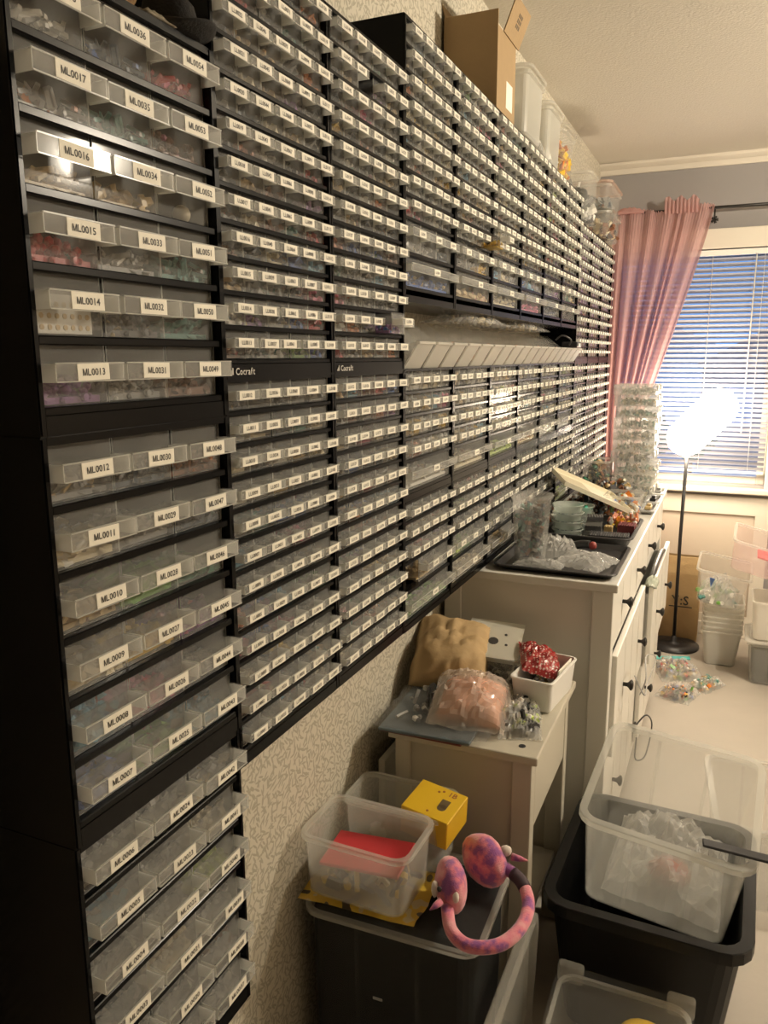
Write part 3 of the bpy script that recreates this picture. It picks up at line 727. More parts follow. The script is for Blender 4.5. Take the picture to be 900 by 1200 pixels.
tag(obj('felt_cloth', bm, solid('grey_felt', (0.25, 0.22, 0.16), 0.9), None, (-0.625, 0.768, MT+0.0005)), 'small grey folded cloth between the hat and the wicker ball', 'cloth')

# ------------------------------------------------------------------ dresser
DX0, DX1, DY0, DY1, DZ = XW+0.016, -0.250, 2.105, 3.725, 0.96
dr = thing('dresser', 'white eight-drawer dresser with dark round knobs along the wall', 'dresser', ((DX0+DX1)/2, (DY0+DY1)/2, 0))
hx, hy = (DX1-DX0)/2, (DY1-DY0)/2
bm = nb(); bbox(bm, -hx-0.004, hx+0.008, -hy-0.012, hy+0.012, DZ-0.024, DZ, 0.004); obj('top', bm, WHITE, dr)
for s in (-1, 1):
    y = s*(hy-0.02); bm = nb()
    box(bm, -hx+0.045, hx-0.055, y-0.008, y+0.008, 0.08, DZ-0.0245)
    obj('side_panel', bm, WHITE, dr)
for sx in (-1, 1):
    for sy in (-1, 1):
        bm = nb(); x0, x1 = (hx-0.06, hx-0.004) if sx > 0 else (-hx, -hx+0.05)
        y0, y1 = (hy-0.045, hy) if sy > 0 else (-hy, -hy+0.045)
        bbox(bm, x0, x1, y0, y1, 0, DZ-0.0245, 0.003); obj('leg', bm, WHITE, dr)
bm = nb()
box(bm, -hx+0.05, hx-0.02, -hy+0.045, hy-0.045, 0.09, 0.105); box(bm, -hx, -hx+0.008, -hy+0.05, hy-0.05, 0.08, DZ-0.025)
for zz in (0.418, 0.735): box(bm, hx-0.06, hx-0.022, -hy+0.045, hy-0.045, zz+0.006, zz+0.02)
box(bm, hx-0.06, hx-0.022, -0.012, 0.012, 0.105, DZ-0.025)
obj('carcass', bm, WHITE, dr)
bm = nb(); bbox(bm, hx-0.03, hx-0.008, -hy+0.045, hy-0.045, 0.05, 0.10, 0.003); obj('apron', bm, WHITE, dr)
def knob_mesh():
    t = nb(); lathe(t, [(0.006, 0), (0.006, 0.012), (0.009, 0.016), (0.0165, 0.022), (0.0165, 0.026), (0.010, 0.030), (0.001, 0.031)], 14)
    bmesh.ops.rotate(t, verts=t.verts, cent=(0, 0, 0), matrix=Matrix.Rotation(PI/2, 3, 'Y'))
    return mesh_from(t, 'knob', [DARKKNOB])
KN = knob_mesh()
def dresser_drawer(y0, y1, z0, z1, pull, knobs):
    bm = nb(); w = y1-y0; yc = (y0+y1)/2
    bbox(bm, -0.018, 0, -w/2, w/2, 0, z1-z0, 0.003)
    npl = 2 if w < 0.5 else 4
    for k in range(1, npl): box(bm, 0.0, 0.0006, -w/2+w*k/npl-0.0015, -w/2+w*k/npl+0.0015, 0.006, z1-z0-0.006)
    d = obj('drawer', bm, WHITE, dr, (hx-0.006+pull, yc, z0))
    bm = nb()
    for s in (-1, 1): box(bm, -0.40, -0.0185, s*(w/2-0.022)-0.006, s*(w/2-0.022)+0.006, 0.01, z1-z0-0.04)
    box(bm, -0.40, -0.0185, -w/2+0.028, w/2-0.028, 0.012, 0.018); box(bm, -0.40, -0.39, -w/2+0.028, w/2-0.028, 0.018, z1-z0-0.04)
    obj('drawer_box', bm, WHITEP, d)
    for ky in knobs: obj('knob', KN, None, d, (0, ky, (z1-z0)*0.5))
    return d
cwid = (2*hy-0.09)/4
for k in range(4):
    dresser_drawer(-hy+0.045+k*cwid+0.003, -hy+0.045+(k+1)*cwid-0.003, 0.752, 0.932, 0.0, [0.0])
pulls = {(0, 0): 0.016, (1, 0): 0.045, (0, 1): 0.0, (1, 1): 0.02, (0, 2): 0.0, (1, 2): 0.0}
zr = [(0.432, 0.738), (0.112, 0.420)]
for c in range(2):
    for r, (z0, z1) in enumerate(zr):
        d = dresser_drawer(-hy+0.045+c*2*cwid+0.003, -hy+0.045+(c+1)*2*cwid-0.003, z0, z1, pulls[(c, r)], [-cwid*0.52, cwid*0.52])
        if c == 1 and r == 0: FAR = d
# things stuffed in the open far drawer
wy = (DY0+DY1)/2
bm = nb(); tube(bm, smooth_path([(-0.232, 3.02, 0.72), (-0.229, 3.15, 0.748), (-0.226, 3.35, 0.756), (-0.226, 3.50, 0.735)]), 0.012, 8)
tag(obj('black_stick', bm, COL['black']), 'black rubber tool handle sticking out of the open dresser drawer', 'tool')
bm = bag_mesh(0.045, 0.12, 0.03, 33, n=12, crumple=0.5, flat=False)
tag(obj('cloth', bm, solid('grey_green_cloth', (0.40, 0.43, 0.36), 0.9), None, (-0.225, 2.975, 0.728), (0, 0.2, 0)), 'grey green cloth poking out of the open dresser drawer', 'cloth')
bm = nb(); R = random.Random(3)
tube(bm, smooth_path([(-0.205, 2.30, 0.63), (-0.17, 2.24, 0.60), (-0.175, 2.40, 0.57), (-0.165, 2.55, 0.60), (-0.185, 2.42, 0.65), (-0.17, 2.26, 0.64), (-0.19, 2.33, 0.56)]), 0.0022, 6)
tag(obj('cable', bm, COL['grey']), 'thin grey cable looped over a knob of the upper dresser drawer', 'cable')
bm = nb(); tube(bm, smooth_path([(-0.225, 2.66, 0.30), (-0.195, 2.70, 0.33), (-0.18, 2.80, 0.25), (-0.19, 2.72, 0.17), (-0.215, 2.62, 0.2), (-0.215, 2.62, 0.28)]), 0.0028, 6)
tag(obj('cable', bm, COL['black']), 'black cable looped over a knob of the lower dresser drawer', 'cable')

# ------------------------------------------------------------------ bedside cabinet
BX0, BX1, BY0, BY1, BZ = -0.685, -0.330, 1.570, 2.030, 0.70
bs = thing('bedside_table', 'cream white bedside table loaded with bags and paper', 'bedside table', ((BX0+BX1)/2, (BY0+BY1)/2, 0))
hx2, hy2 = (BX1-BX0)/2, (BY1-BY0)/2
WHITE2 = solid('cream_lacquer', (0.52, 0.485, 0.40), 0.4, bump=0.02, bscale=200)
bm = nb(); bbox(bm, -hx2, hx2, -hy2, hy2, BZ-0.02, BZ, 0.004); obj('top', bm, WHITE2, bs)
for s in (-1, 1):
    bm = nb(); box(bm, -hx2+0.05, hx2-0.06, s*(hy2-0.03)-0.006, s*(hy2-0.03)+0.006, 0.10, BZ-0.0205)
    obj('side_panel', bm, WHITE2, bs)
for sx in (-1, 1):
    for sy in (-1, 1):
        bm = nb(); x0, x1 = (hx2-0.06, hx2-0.015) if sx > 0 else (-hx2+0.012, -hx2+0.05)
        y0, y1 = (hy2-0.055, hy2-0.015) if sy > 0 else (-hy2+0.015, -hy2+0.055)
        bbox(bm, x0, x1, y0, y1, 0, BZ-0.0205, 0.003); obj('leg', bm, WHITE2, bs)
bm = nb(); bbox(bm, hx2-0.034, hx2-0.016, -hy2+0.058, hy2-0.058, 0.50, 0.665, 0.003); df = obj('drawer_front', bm, WHITE2, bs)
bm = nb(); bbox(bm, -hx2+0.05, hx2-0.03, -hy2+0.05, hy2-0.05, 0.20, 0.215, 0.002); obj('shelf', bm, WHITE2, bs)
bm = nb(); lathe(bm, [(0.008, 0), (0.008, 0.001), (0.0075, 0.0015)], 16, cx=hx2-0.045, cy=-hy2+0.045); obj('dark_sticker', bm, COL['black'], bs, (0, 0, BZ))
bm = nb(); bbox(bm, -0.009, 0.009, -0.20, 0.20, 0, 0.60, 0.003)
tag(obj('board', bm, WHITE2, None, (-0.715, 1.80, 0.0)), 'cream board standing between bedside table and wall', 'board')

z = BZ+0.0005
def slab(name, label, cat, x0, x1, y0, y1, z0, z1, mat, rz=0.0):
    bm = nb(); bbox(bm, -(x1-x0)/2, (x1-x0)/2, -(y1-y0)/2, (y1-y0)/2, 0, z1-z0, min(0.0015, (z1-z0)*0.4), 1)
    return tag(obj(name, bm, mat, None, ((x0+x1)/2, (y0+y1)/2, z0), (0, 0, rz)), label, cat)
slab('booklet', 'dark red booklet at the bottom of the pile on the bedside table', 'booklet', -0.70, -0.50, 1.555, 1.80, z, z+0.006, solid('dark_red_card', (0.16, 0.03, 0.03), 0.5))
slab('booklet', 'dark blue grey booklet with pale strip on the red booklet', 'booklet', -0.705, -0.485, 1.55, 1.80, z+0.0062, z+0.013, solid('blue_grey_card', (0.10, 0.13, 0.15), 0.4), 0.04)
film_bag('zip_bag', 'large flat clear zip bag of grey parts under the pink bag', (-0.585, 1.70, z+0.0135), 0.05, 0.27, 0.30, 0.024, 41, mat=clear('dull_bag_film', (0.50, 0.50, 0.47), 0.16, 0.12, 0.3, bump=0.3, bscale=25), cont=(60, 0.02, [COL['grey'], COL['dark_grey'], COL['white']]))
film_bag('zip_bag', 'clear zip bag filled with pink and peach pieces on the bedside table', (-0.525, 1.70, z+0.034), 0.15, 0.185, 0.20, 0.085, 43, mat=clear('milky_bag_film', (0.85, 0.78, 0.70), 0.34, 0.15, 0.3, bump=0.5, bscale=25), tilt=(0.18, 0.05), crumple=0.2)
pb_ = [x for x in C.objects if x.name.startswith('zip_bag')][-1]
obj('peach_contents', bag_mesh(0.150, 0.165, 0.066, 44, n=18, crumple=0.22, fq=0.7, flat=False), solid('peach', (0.66, 0.34, 0.23), 0.5, vary=0.2, vscale=14), pb_, (0.005, 0, 0.002))
film_bag('zip_bag', 'clear zip bag of black and lime pieces on the bedside table', (-0.410, 1.735, z), 0.25, 0.10, 0.20, 0.055, 47, cont=(110, 0.026, [COL['black'], COL['dark_grey'], COL['grey'], COL['black'], COL['lime'], COL['white']]))
# kraft paper bag
o = thing('paper_bag', 'crumpled brown kraft paper bag on the bedside table', 'bag', (-0.640, 1.895, z+0.070), (0.50, 0.12, 0.25))
obj('paper', bag_mesh(0.20, 0.24, 0.09, 51, n=18, crumple=0.30, fq=0.55, flat=False), KRAFT, o)
# white bin with packets
bxw, bxd = 0.105, 0.20
o = thing('white_bin', 'small white plastic bin holding a red packet on the bedside table', 'bin', (-0.388, 1.888, z), (0, 0, -0.12))
obj('bin_body', tote_mesh(bxw, bxd, 0.085, 0.012, 0.10, rim=0.004, rimh=0.006), WHITEP, o)
bm = nb(); pile(bm, 0.07, 0.15, 0.01, 0.06, 40, 0.025, 3, 77); c = obj('contents', bm, [COL['white'], COL['dark_grey'], COL['tan']], o); c['kind'] = 'stuff'
def red_dots():
    m = bpy.data.materials.new('red_dotted_film'); m.use_nodes = True; n, l = nodes_of(m); p = n['Principled BSDF']; p.inputs['Roughness'].default_value = 0.25
    tc = n.new('ShaderNodeTexCoord'); v = n.new('ShaderNodeTexVoronoi'); v.inputs['Scale'].default_value = 110; v.inputs['Randomness'].default_value = 0.2
    l.new(tc.outputs['Object'], v.inputs['Vector']); cr = n.new('ShaderNodeValToRGB'); l.new(v.outputs['Distance'], cr.inputs[0])
    cr.color_ramp.elements[0].position = 0.30; cr.color_ramp.elements[0].color = (0.55, 0.40, 0.36, 1); cr.color_ramp.elements[1].position = 0.38; cr.color_ramp.elements[1].color = (0.28, 0.025, 0.025, 1)
    l.new(cr.outputs[0], p.inputs['Base Color']); return m
bm = bag_mesh(0.105, 0.145, 0.04, 53, n=14, crumple=0.3)
tag(obj('red_packet', bm, red_dots(), None, (-0.410, 1.925, z+0.078), (0.15, 0.30, 0.35)), 'red packet with pale dots sticking out of the white bin', 'packet')
bm = nb(); bbox(bm, -0.002, 0.002, -0.05, 0.05, 0, 0.075, 0.001, 1)
tag(obj('card', bm, PAPER, None, (-0.350, 1.905, z+0.018), (0, 0.15, -0.12)), 'pale card standing at the edge of the white bin', 'card')
storage_box('clear_box', 'small clear open box under the white sheet at the dresser side', (-0.515, 1.955, z), 0.11, 0.125, 0.085, lid=False, r=0.012, cont=(0.05, 30, 0.025, [COL['black'], COL['dark_grey']]), cat='box', rim=0.004)
bm = nb(); n = 10; g = {}
for i in range(n+1):
    for j in range(n+1):
        u, v = i/n-0.5, j/n-0.5; g[i, j] = bm.verts.new((u*0.15, v*0.18, 0.012*math.sin(v*4)+0.006*u))
for i in range(n):
    for j in range(n): bm.faces.new((g[i, j], g[i+1, j], g[i+1, j+1], g[i, j+1])).smooth = True
bmesh.ops.solidify(bm, geom=list(bm.faces), thickness=0.0008)
ps = thing('paper_sheet', 'white printed sheet with dark spots lying on the small clear box', 'paper', (-0.545, 1.972, z+0.108), (0.10, 0.10, 0.15))
obj('sheet', bm, PAPER, ps)
bm = nb()
for (a, b, r) in ((0, -0.01, 0.014), (0.03, 0.02, 0.004), (-0.03, 0.03, 0.004), (0.036, -0.02, 0.004), (-0.045, 0.055, 0.003)):
    lathe(bm, [(r, 0.0), (r*0.98, 0.0006)], 12, cx=a, cy=b)
for v in bm.verts: v.co.z += 0.012*math.sin(v.co.y/0.18*4)+0.006*v.co.x/0.15 + 0.0009
obj('printed_spots', bm, INK, ps)

# ------------------------------------------------------------------ totes and tubs on the floor
DARKT = solid('dark_cloth_contents', (0.003, 0.0035, 0.004), 0.8, 0.05, bump=0.2, bscale=20)
o = thing('storage_tote', 'large clear tote filled with dark things under the toy boxes', 'storage tote', (-0.545, 1.365, 0.0), (0, 0, 0.03))
obj('tub', tote_mesh(0.355, 0.27, 0.465, 0.03, 0.06, rim=0.010, ribs=2), CRYS, o)
obj('lid', lid_mesh(0.385, 0.30, 0.035), CRYS, o, (0, 0, 0.481))
bm = nb(); loft(bm, [rrect(0.325, 0.24, 0.03, 0.012), rrect(0.342, 0.256, 0.03, 0.25), rrect(0.346, 0.26, 0.03, 0.45)]); obj('dark_contents', bm, DARKT, o)
bm = nb(); bbox(bm, -0.01, 0.01, -0.0008, 0.0008, -0.003, 0.003, 0.0005, 1); obj('sticker', bm, COL['grey'], o, (-0.02, -0.1345, 0.30))
TZ = 0.4815
# yellow folded instruction sheet below the toy box
YEL = solid('yellow_card', (0.66, 0.43, 0.03), 0.45, vary=0.15, vscale=25)
def yellow_print():
    m = bpy.data.materials.new('yellow_printed_sheet'); m.use_nodes = True; n, l = nodes_of(m); p = n['Principled BSDF']; p.inputs['Roughness'].default_value = 0.4
    tc = n.new('ShaderNodeTexCoord'); v = n.new('ShaderNodeTexNoise'); v.inputs['Scale'].default_value = 26; v.inputs['Detail'].default_value = 1
    l.new(tc.outputs['Object'], v.inputs['Vector']); cr = n.new('ShaderNodeValToRGB'); l.new(v.outputs['Fac'], cr.inputs[0])
    cr.color_ramp.interpolation = 'CONSTANT'
    e = cr.color_ramp.elements; e[0].position = 0; e[0].color = (0.08, 0.06, 0.03, 1); e[1].position = 0.38; e[1].color = (0.62, 0.42, 0.05, 1)
    e2 = e.new(0.60); e2.color = (0.58, 0.50, 0.26, 1)
    l.new(cr.outputs[0], p.inputs['Base Color']); return m
tag(obj('printed_sheet', mesh_from(bag_mesh(0.25, 0.17, 0.008, 61, n=10, crumple=0.2), 'printed_sheet', [yellow_print()]), None, None, (-0.612, 1.315, TZ), (0, 0, 0.05)), 'yellow printed sheet with dark drawings under the clear toy box', 'sheet')
o = storage_box('toy_box', 'clear open box with a red plate inside on the dark tote', (-0.612, 1.300, TZ+0.0125), 0.225, 0.155, 0.135, lid=False, mat=FROST, r=0.025, cat='storage box', rz=-0.02)
bm = nb(); bbox(bm, -0.085, 0.085, -0.055, 0.055, 0, 0.008, 0.002, 1); tag(obj('red_plate', bm, solid('red_plastic_bright', (0.52, 0.03, 0.04), 0.35), None, (-0.612, 1.300, TZ+0.080), (0.05, -0.05, 0.05)), 'flat red plate lying inside the clear toy box', 'plate')
bm = nb(); pile(bm, 0.17, 0.10, TZ+0.022, 0.036, 46, 0.028, 4, 88)
c = obj('loose_parts', bm, [COL['tan'], COL['cream'], COL['yellow'], COL['dark_grey']], None, (-0.612, 1.30, 0)); tag(c, 'jumble of tan and yellow pieces under the red plate', 'parts', kind='stuff')
o = storage_box('toy_box', 'clear open box with yellow carton between the red one and the bedside table', (-0.600, 1.452, TZ+0.0005), 0.225, 0.125, 0.135, lid=False, mat=FROST, r=0.02, cat='storage box', rim=0.006)
o = thing('yellow_carton', 'bright yellow carton sticking up from the clear toy box', 'carton', (-0.525, 1.450, TZ+0.079), (0.12, 0.10, -0.12))
bm = nb(); bbox(bm, -0.055, 0.055, -0.05, 0.05, 0, 0.068, 0.0015, 1); obj('carton_body', bm, solid('yellow_carton_card', (0.72, 0.46, 0.02), 0.4), o)
bm = nb(); lathe(bm, [(0.010, 0.068), (0.010, 0.0686)], 14, cx=0.022, cy=-0.012); bbox(bm, 0.012, 0.032, -0.012, 0.014, 0.068, 0.0686, 0.0002, 1); obj('print', bm, solid('carton_print', (0.10, 0.07, 0.03), 0.6), o)
bm = nb(); add_text(bm, '1B', 0.014, lambda u, v, w: Vector((0.028+u, 0.034+v, 0.0684+w)), 0)
for a, b in ((-0.005, 0.03), (0.004, 0.036), (0.0, -0.035)): lathe(bm, [(0.003, 0.068), (0.003, 0.0686)], 10, cx=a, cy=b)
obj('red_print', bm, solid('carton_print_red', (0.30, 0.10, 0.03), 0.6), o)
bm = nb(); pile(bm, 0.05, 0.05, 0, 0.05, 12, 0.025, 4, 12)
tag(obj('loose_parts', bm, [COL['dark_grey'], COL['red'], COL['white'], COL['brown']], None, (-0.65, 1.455, TZ+0.008)), 'few dark and red pieces beside the yellow carton', 'parts', kind='stuff')

# plush earmuffs
def plush():
    m = bpy.data.materials.new('pink_plush'); m.use_nodes = True; n, l = nodes_of(m); p = n['Principled BSDF']; p.inputs['Roughness'].default_value = 0.85
    p.inputs['Sheen Weight'].default_value = 0.5
    tc = n.new('ShaderNodeTexCoord'); v = n.new('ShaderNodeTexNoise'); v.inputs['Scale'].default_value = 30; v.inputs['Detail'].default_value = 3
    l.new(tc.outputs['Object'], v.inputs['Vector']); cr = n.new('ShaderNodeValToRGB'); l.new(v.outputs['Fac'], cr.inputs[0])
    e = cr.color_ramp.elements; e[0].position = 0.38; e[0].color = (0.28, 0.08, 0.28, 1); e[1].position = 0.48; e[1].color = (0.72, 0.20, 0.28, 1)
    e2 = e.new(0.62); e2.color = (0.80, 0.36, 0.40, 1)
    l.new(cr.outputs[0], p.inputs['Base Color'])
    nb_ = n.new('ShaderNodeTexNoise'); nb_.inputs['Scale'].default_value = 400; l.new(tc.outputs['Object'], nb_.inputs['Vector'])
    b = n.new('ShaderNodeBump'); b.inputs['Strength'].default_value = 0.4; b.inputs['Distance'].default_value = 0.003; l.new(nb_.outputs['Fac'], b.inputs['Height']); l.new(b.outputs[0], p.inputs['Normal'])
    return m
PL = plush(); PLW = solid('plush_white', (0.75, 0.66, 0.60), 0.9)
em = thing('plush_earmuffs', 'pink plush animal earmuffs with headband hanging over the dark tote', 'earmuffs', (-0.42, 1.36, TZ))
def ell(bm, c, rad, rot=(0, 0, 0), sub=3):
    t = nb(); bmesh.ops.create_icosphere(t, subdivisions=sub, radius=1.0)
    for v in t.verts:
        k = 1+0.05*noise.noise(v.co*1.7); v.co = Vector((v.co.x*rad[0]*k, v.co.y*rad[1]*k, v.co.z*rad[2]*k))
    for f in t.faces: f.smooth = True
    merge(bm, t, Matrix.Translation(c) @ Euler(rot).to_matrix().to_4x4())
PA, PB = Vector((-0.020, -0.040, 0.050)), Vector((0.018, 0.062, 0.050))
bm = nb(); ell(bm, PA, (0.032, 0.054, 0.053), (0.3, 0, 0.5)); pa = obj('ear_pad', bm, PL, em)
bm = nb(); ell(bm, PB, (0.036, 0.060, 0.053), (0.0, 0, 1.0)); pb = obj('ear_pad', bm, PL, em)
bm = nb(); band = smooth_path([(-0.012, -0.085, 0.035), (0.010, -0.125, 0.020), (0.050, -0.145, 0.016), (0.100, -0.125, 0.018), (0.128, -0.075, 0.024), (0.130, -0.015, 0.032), (0.105, 0.030, 0.045), (0.065, 0.052, 0.052)], 6)
tube(bm, band, 0.0125, 12); obj('headband', bm, PL, em)
bm = nb(); tube(bm, band[-9:-3], 0.0133, 12); obj('dark_band_patch', bm, solid('dark_plush_patch', (0.05, 0.03, 0.04), 0.7), em)
def cone(bm, p, d, r, n=10):
    p = Vector(p); d = Vector(d); tube(bm, [p, p+d*0.5, p+d], r, n, 0, [r, r*0.75, r*0.15])
bm = nb(); cone(bm, (-0.022, -0.094, 0.050), (-0.014, -0.024, -0.006), 0.008); obj('horn', bm, PL, pa)
bm = nb(); cone(bm, (0.075, 0.066, 0.070), (0.034, -0.002, 0.002), 0.008); obj('horn', bm, PL, pb)
bm = nb(); ell(bm, (0.002, -0.078, 0.058), (0.008, 0.013, 0.014), (0, 0, 0.4), 2); obj('ear', bm, PLW, pa)
bm = nb(); ell(bm, (0.062, 0.064, 0.082), (0.013, 0.010, 0.012), (0, 0, 0.4), 2); obj('ear', bm, PLW, pb)
bm = nb(); ell(bm, (-0.042, -0.074, 0.058), (0.007, 0.012, 0.020), (0.2, 0, 0.3), 2); obj('white_patch', bm, PLW, pa)
bm = nb(); ell(bm, (-0.028, -0.087, 0.070), (0.005, 0.004, 0.006), (0, 0, 0), 2); obj('eye', bm, COL['black'], pa)
bm = nb(); ell(bm, (-0.006, -0.098, 0.022), (0.010, 0.012, 0.010), (0, 0, 0), 2); obj('nose', bm, PL, pa)

# clear lid standing on its edge beside the dark tote
bm = nb(); loft(bm, [rrect(0.44, 0.385, 0.05, 0), rrect(0.45, 0.395, 0.05, 0.004), rrect(0.45, 0.395, 0.05, 0.022), rrect(0.43, 0.375, 0.05, 0.026), rrect(0.41, 0.355, 0.05, 0.012)], True, True)
bmesh.ops.rotate(bm, verts=bm.verts, cent=(0, 0, 0), matrix=Matrix.Rotation(PI/2, 3, 'Z')); bmesh.ops.rotate(bm, verts=bm.verts, cent=(0, 0, 0), matrix=Matrix.Rotation(PI/2, 3, 'Y'))
zmn = min(v.co.z for v in bm.verts); xmn = min(v.co.x for v in bm.verts)
bmesh.ops.translate(bm, verts=bm.verts, vec=(0, 0, -zmn))
tag(obj('tote_lid', bm, FROST, None, (-0.338, 1.29, 0.0), (0, 0.035, 0)), 'frosted tote lid standing on edge against the dark tote', 'lid')
# clear lidded box in front of the black tub
storage_box('lidded_box', 'clear box with snap lid and a yellow thing inside before the black tub', (-0.117, 1.325, 0.0), 0.255, 0.37, 0.245, mat=TOTE, lidmat=CRYS, r=0.03, cont=(0.225, 420, 0.045, [COL['tan'], COL['grey'], COL['white'], COL['cream']]), cat='storage box')
o = [x for x in C.objects if x.name.startswith('lidded_box')][0]
for sy in (-1, 1):
    bm = nb(); bbox(bm, -0.14, -0.085, sy*0.192-0.012, sy*0.192+0.012, 0.225, 0.266, 0.006); obj('lid_clip', bm, FROST, o)
    bm = nb(); bbox(bm, 0.085, 0.14, sy*0.192-0.012, sy*0.192+0.012, 0.225, 0.266, 0.006); obj('lid_clip', bm, FROST, o)
bm = nb(); ell(bm, (0.05, 0.11, 0.205), (0.055, 0.05, 0.032)); obj('yellow_item', bm, COL['yellow'], o)
# black tub
o = thing('black_tub', 'black plastic tub on the floor holding the clear totes', 'tub', (-0.090, 1.832, 0.0), (0, 0, -0.03))
obj('tub', tote_mesh(0.405, 0.47, 0.35, 0.045, 0.16, t=0.004, rim=0.022, rimh=0.030), solid('black_tub_plastic', (0.005, 0.005, 0.005), 0.45, 0.35), o)
# big clear totes nested and tilted in the tub
o = thing('clear_tote', 'big clear tote leaning in the black tub with a crumpled bag inside', 'storage tote', (-0.075, 1.865, 0.308), (0.15, 0.09, -0.05))
obj('tub', tote_mesh(0.345, 0.38, 0.255, 0.03, 0.10, rim=0.016, rimh=0.016, ribs=2), clear('milky_tote_plastic', (0.82, 0.83, 0.78), 0.22, 0.15, 0.4), o)
obj('film', bag_mesh(0.26, 0.28, 0.13, 71, crumple=0.4), BAGP, o, (0.01, 0, 0.01))
bm = nb(); ell(bm, (0.02, -0.05, 0.05), (0.05, 0.04, 0.03)); obj('red_contents', bm, solid('dull_red_thing', (0.28, 0.07, 0.05), 0.6), o)
o = thing('clear_tote', 'clear tote lying behind the leaning one, its rim sticking out', 'storage tote', (0.105, 2.20, 0.0), (0, 0, 0.10))
obj('tub', tote_mesh(0.33, 0.40, 0.27, 0.03, 0.10, rim=0.016, rimh=0.016, ribs=2), TOTE, o)
o.location = (0.20, 2.42, 0.0)
bm = nb(); bbox(bm, -0.085, 0.085, -0.014, 0.014, 0, 0.006, 0.002, 1)
tag(obj('black_strap', bm, COL['black'], None, (0.095, 1.655, 0.532), (0, 0.10, 0.10)), 'black plastic strip lying across the rim of the clear tote', 'strip')
bm = bag_mesh(0.12, 0.14, 0.05, 91, n=12, crumple=0.5)
tag(obj('blue_bag', bm, solid('blue_film', (0.02, 0.05, 0.25), 0.4), None, (-0.64, 1.09, 0.0)), 'blue bag on the floor under the cabinets', 'bag')

# ------------------------------------------------------------------ on the dresser
z = DZ+0.0005
BTR = solid('black_tray_plastic', (0.02, 0.02, 0.022), 0.4)
def tray(name, label, x, y, w, d, h, zz, mat, rz=0, r=0.025):
    bm = tote_mesh(w, d, h, r, 0.06, rim=0.008, rimh=0.006)
    return tag(obj(name, bm, [mat, mat], None, (x, y, zz), (0, 0, rz)), label, 'tray')
tray('black_tray', 'black serving tray at the near end of the dresser', -0.425, 2.30, 0.33, 0.36, 0.018, z, BTR)
tray('black_tray', 'deeper black tray with grey plates in the middle of the dresser', -0.40, 2.685, 0.275, 0.36, 0.034, z, BTR)
TRZ = z+0.0085
# tall tub of bricks
o = thing('tall_tub', 'tall clear plastic tub full of mixed bricks at the dresser end', 'tub', (-0.512, 2.225, TRZ))
bm = nb(); lathe(bm, [(0.042, 0), (0.045, 0.004), (0.056, 0.185), (0.061, 0.188), (0.061, 0.200), (0.055, 0.200), (0.0435, 0.008), (0.042, 0.006)], 28); obj('tub', bm, clear('milky_tub_plastic', (0.84, 0.84, 0.80), 0.21, 0.15, 0.4), o)
bm = nb(); R = random.Random(9)
for _ in range(260):
    t = nb(); a = R.uniform(0.010, 0.022); box(t, -a/2, a/2, -0.005, 0.005, -0.005, 0.005); mi = R.randrange(6)
    for f in t.faces: f.material_index = mi
    zz = R.uniform(0.014, 0.165); rr = (0.028+0.012*zz/0.17)*math.sqrt(R.random()); a2 = R.random()*6.3
    merge(bm, t, Matrix.Translation((rr*math.cos(a2), rr*math.sin(a2), zz)) @ Euler((R.random()*6, R.random()*6, R.random()*6)).to_matrix().to_4x4())
c = obj('contents', bm, [COL[k] for k in ('grey', 'brown', 'dark_grey', 'slate', 'teal', 'grey')], o); c['kind'] = 'stuff'
film_bag('plastic_bag', 'clear plastic bag by the tall tub on the near black tray', (-0.455, 2.335, TRZ), 0.3, 0.13, 0.13, 0.06, 81)
film_bag('plastic_bag', 'flat clear plastic bag at the near rim of the black tray', (-0.475, 2.185, TRZ), 0.0, 0.14, 0.07, 0.022, 83)
film_bag('plastic_bag', 'clear plastic bag with a black and red piece on the near black tray', (-0.355, 2.255, TRZ), -0.3, 0.15, 0.16, 0.036, 85)
o = thing('black_clip', 'black and red plastic piece between the bags on the near tray', 'toy piece', (-0.385, 2.375, TRZ))
bm = nb(); tube(bm, smooth_path([(-0.035, 0.0, 0.018), (-0.005, 0, 0.028), (0.022, -0.005, 0.03)]), 0.013, 10, 0, None); obj('handle', bm, COL['black'], o)
bm = nb(); ell(bm, (0.030, -0.006, 0.028), (0.013, 0.013, 0.013), sub=2); obj('red_end', bm, solid('dark_red_plastic', (0.26, 0.04, 0.035), 0.4), o)
# round tubs stacked
def round_tub(x, y, zz, label, cont=None):
    o = thing('round_tub', label, 'tub', (x, y, zz)); bm = nb()
    lathe(bm, [(0.044, 0), (0.046, 0.003), (0.050, 0.022), (0.053, 0.023), (0.053, 0.027), (0.049, 0.027), (0.0445, 0.004), (0.043, 0.003)], 28); obj('tub', bm, clear('mint_tub_plastic', (0.72, 0.80, 0.74), 0.35), o)
    if cont:
        bm = nb(); pile(bm, 0.055, 0.055, 0.004, 0.02, 40, 0.018, len(cont), 14); c = obj('contents', bm, cont, o); c['kind'] = 'stuff'
    return o
for k in range(4):
    round_tub(-0.475, 2.60, TRZ+0.0275*k, 'clear round tub, %s of the stack on the middle tray' % ('lowest', 'second from the bottom', 'third from the bottom', 'topmost')[k], None if k == 3 else [COL['slate'], COL['grey']])
round_tub(-0.462, 2.735, TRZ, 'lower round tub under the one with teal pieces', [COL['grey']]); round_tub(-0.462, 2.735, TRZ+0.0275, 'middle round tub under the one with teal pieces', [COL['grey']])
round_tub(-0.462, 2.735, TRZ+0.055, 'shallow round tub filled with teal pieces', [COL['dark_green'], solid('teal_bright', (0.02, 0.32, 0.25), 0.4)])
GREYP = COL['dark_grey']
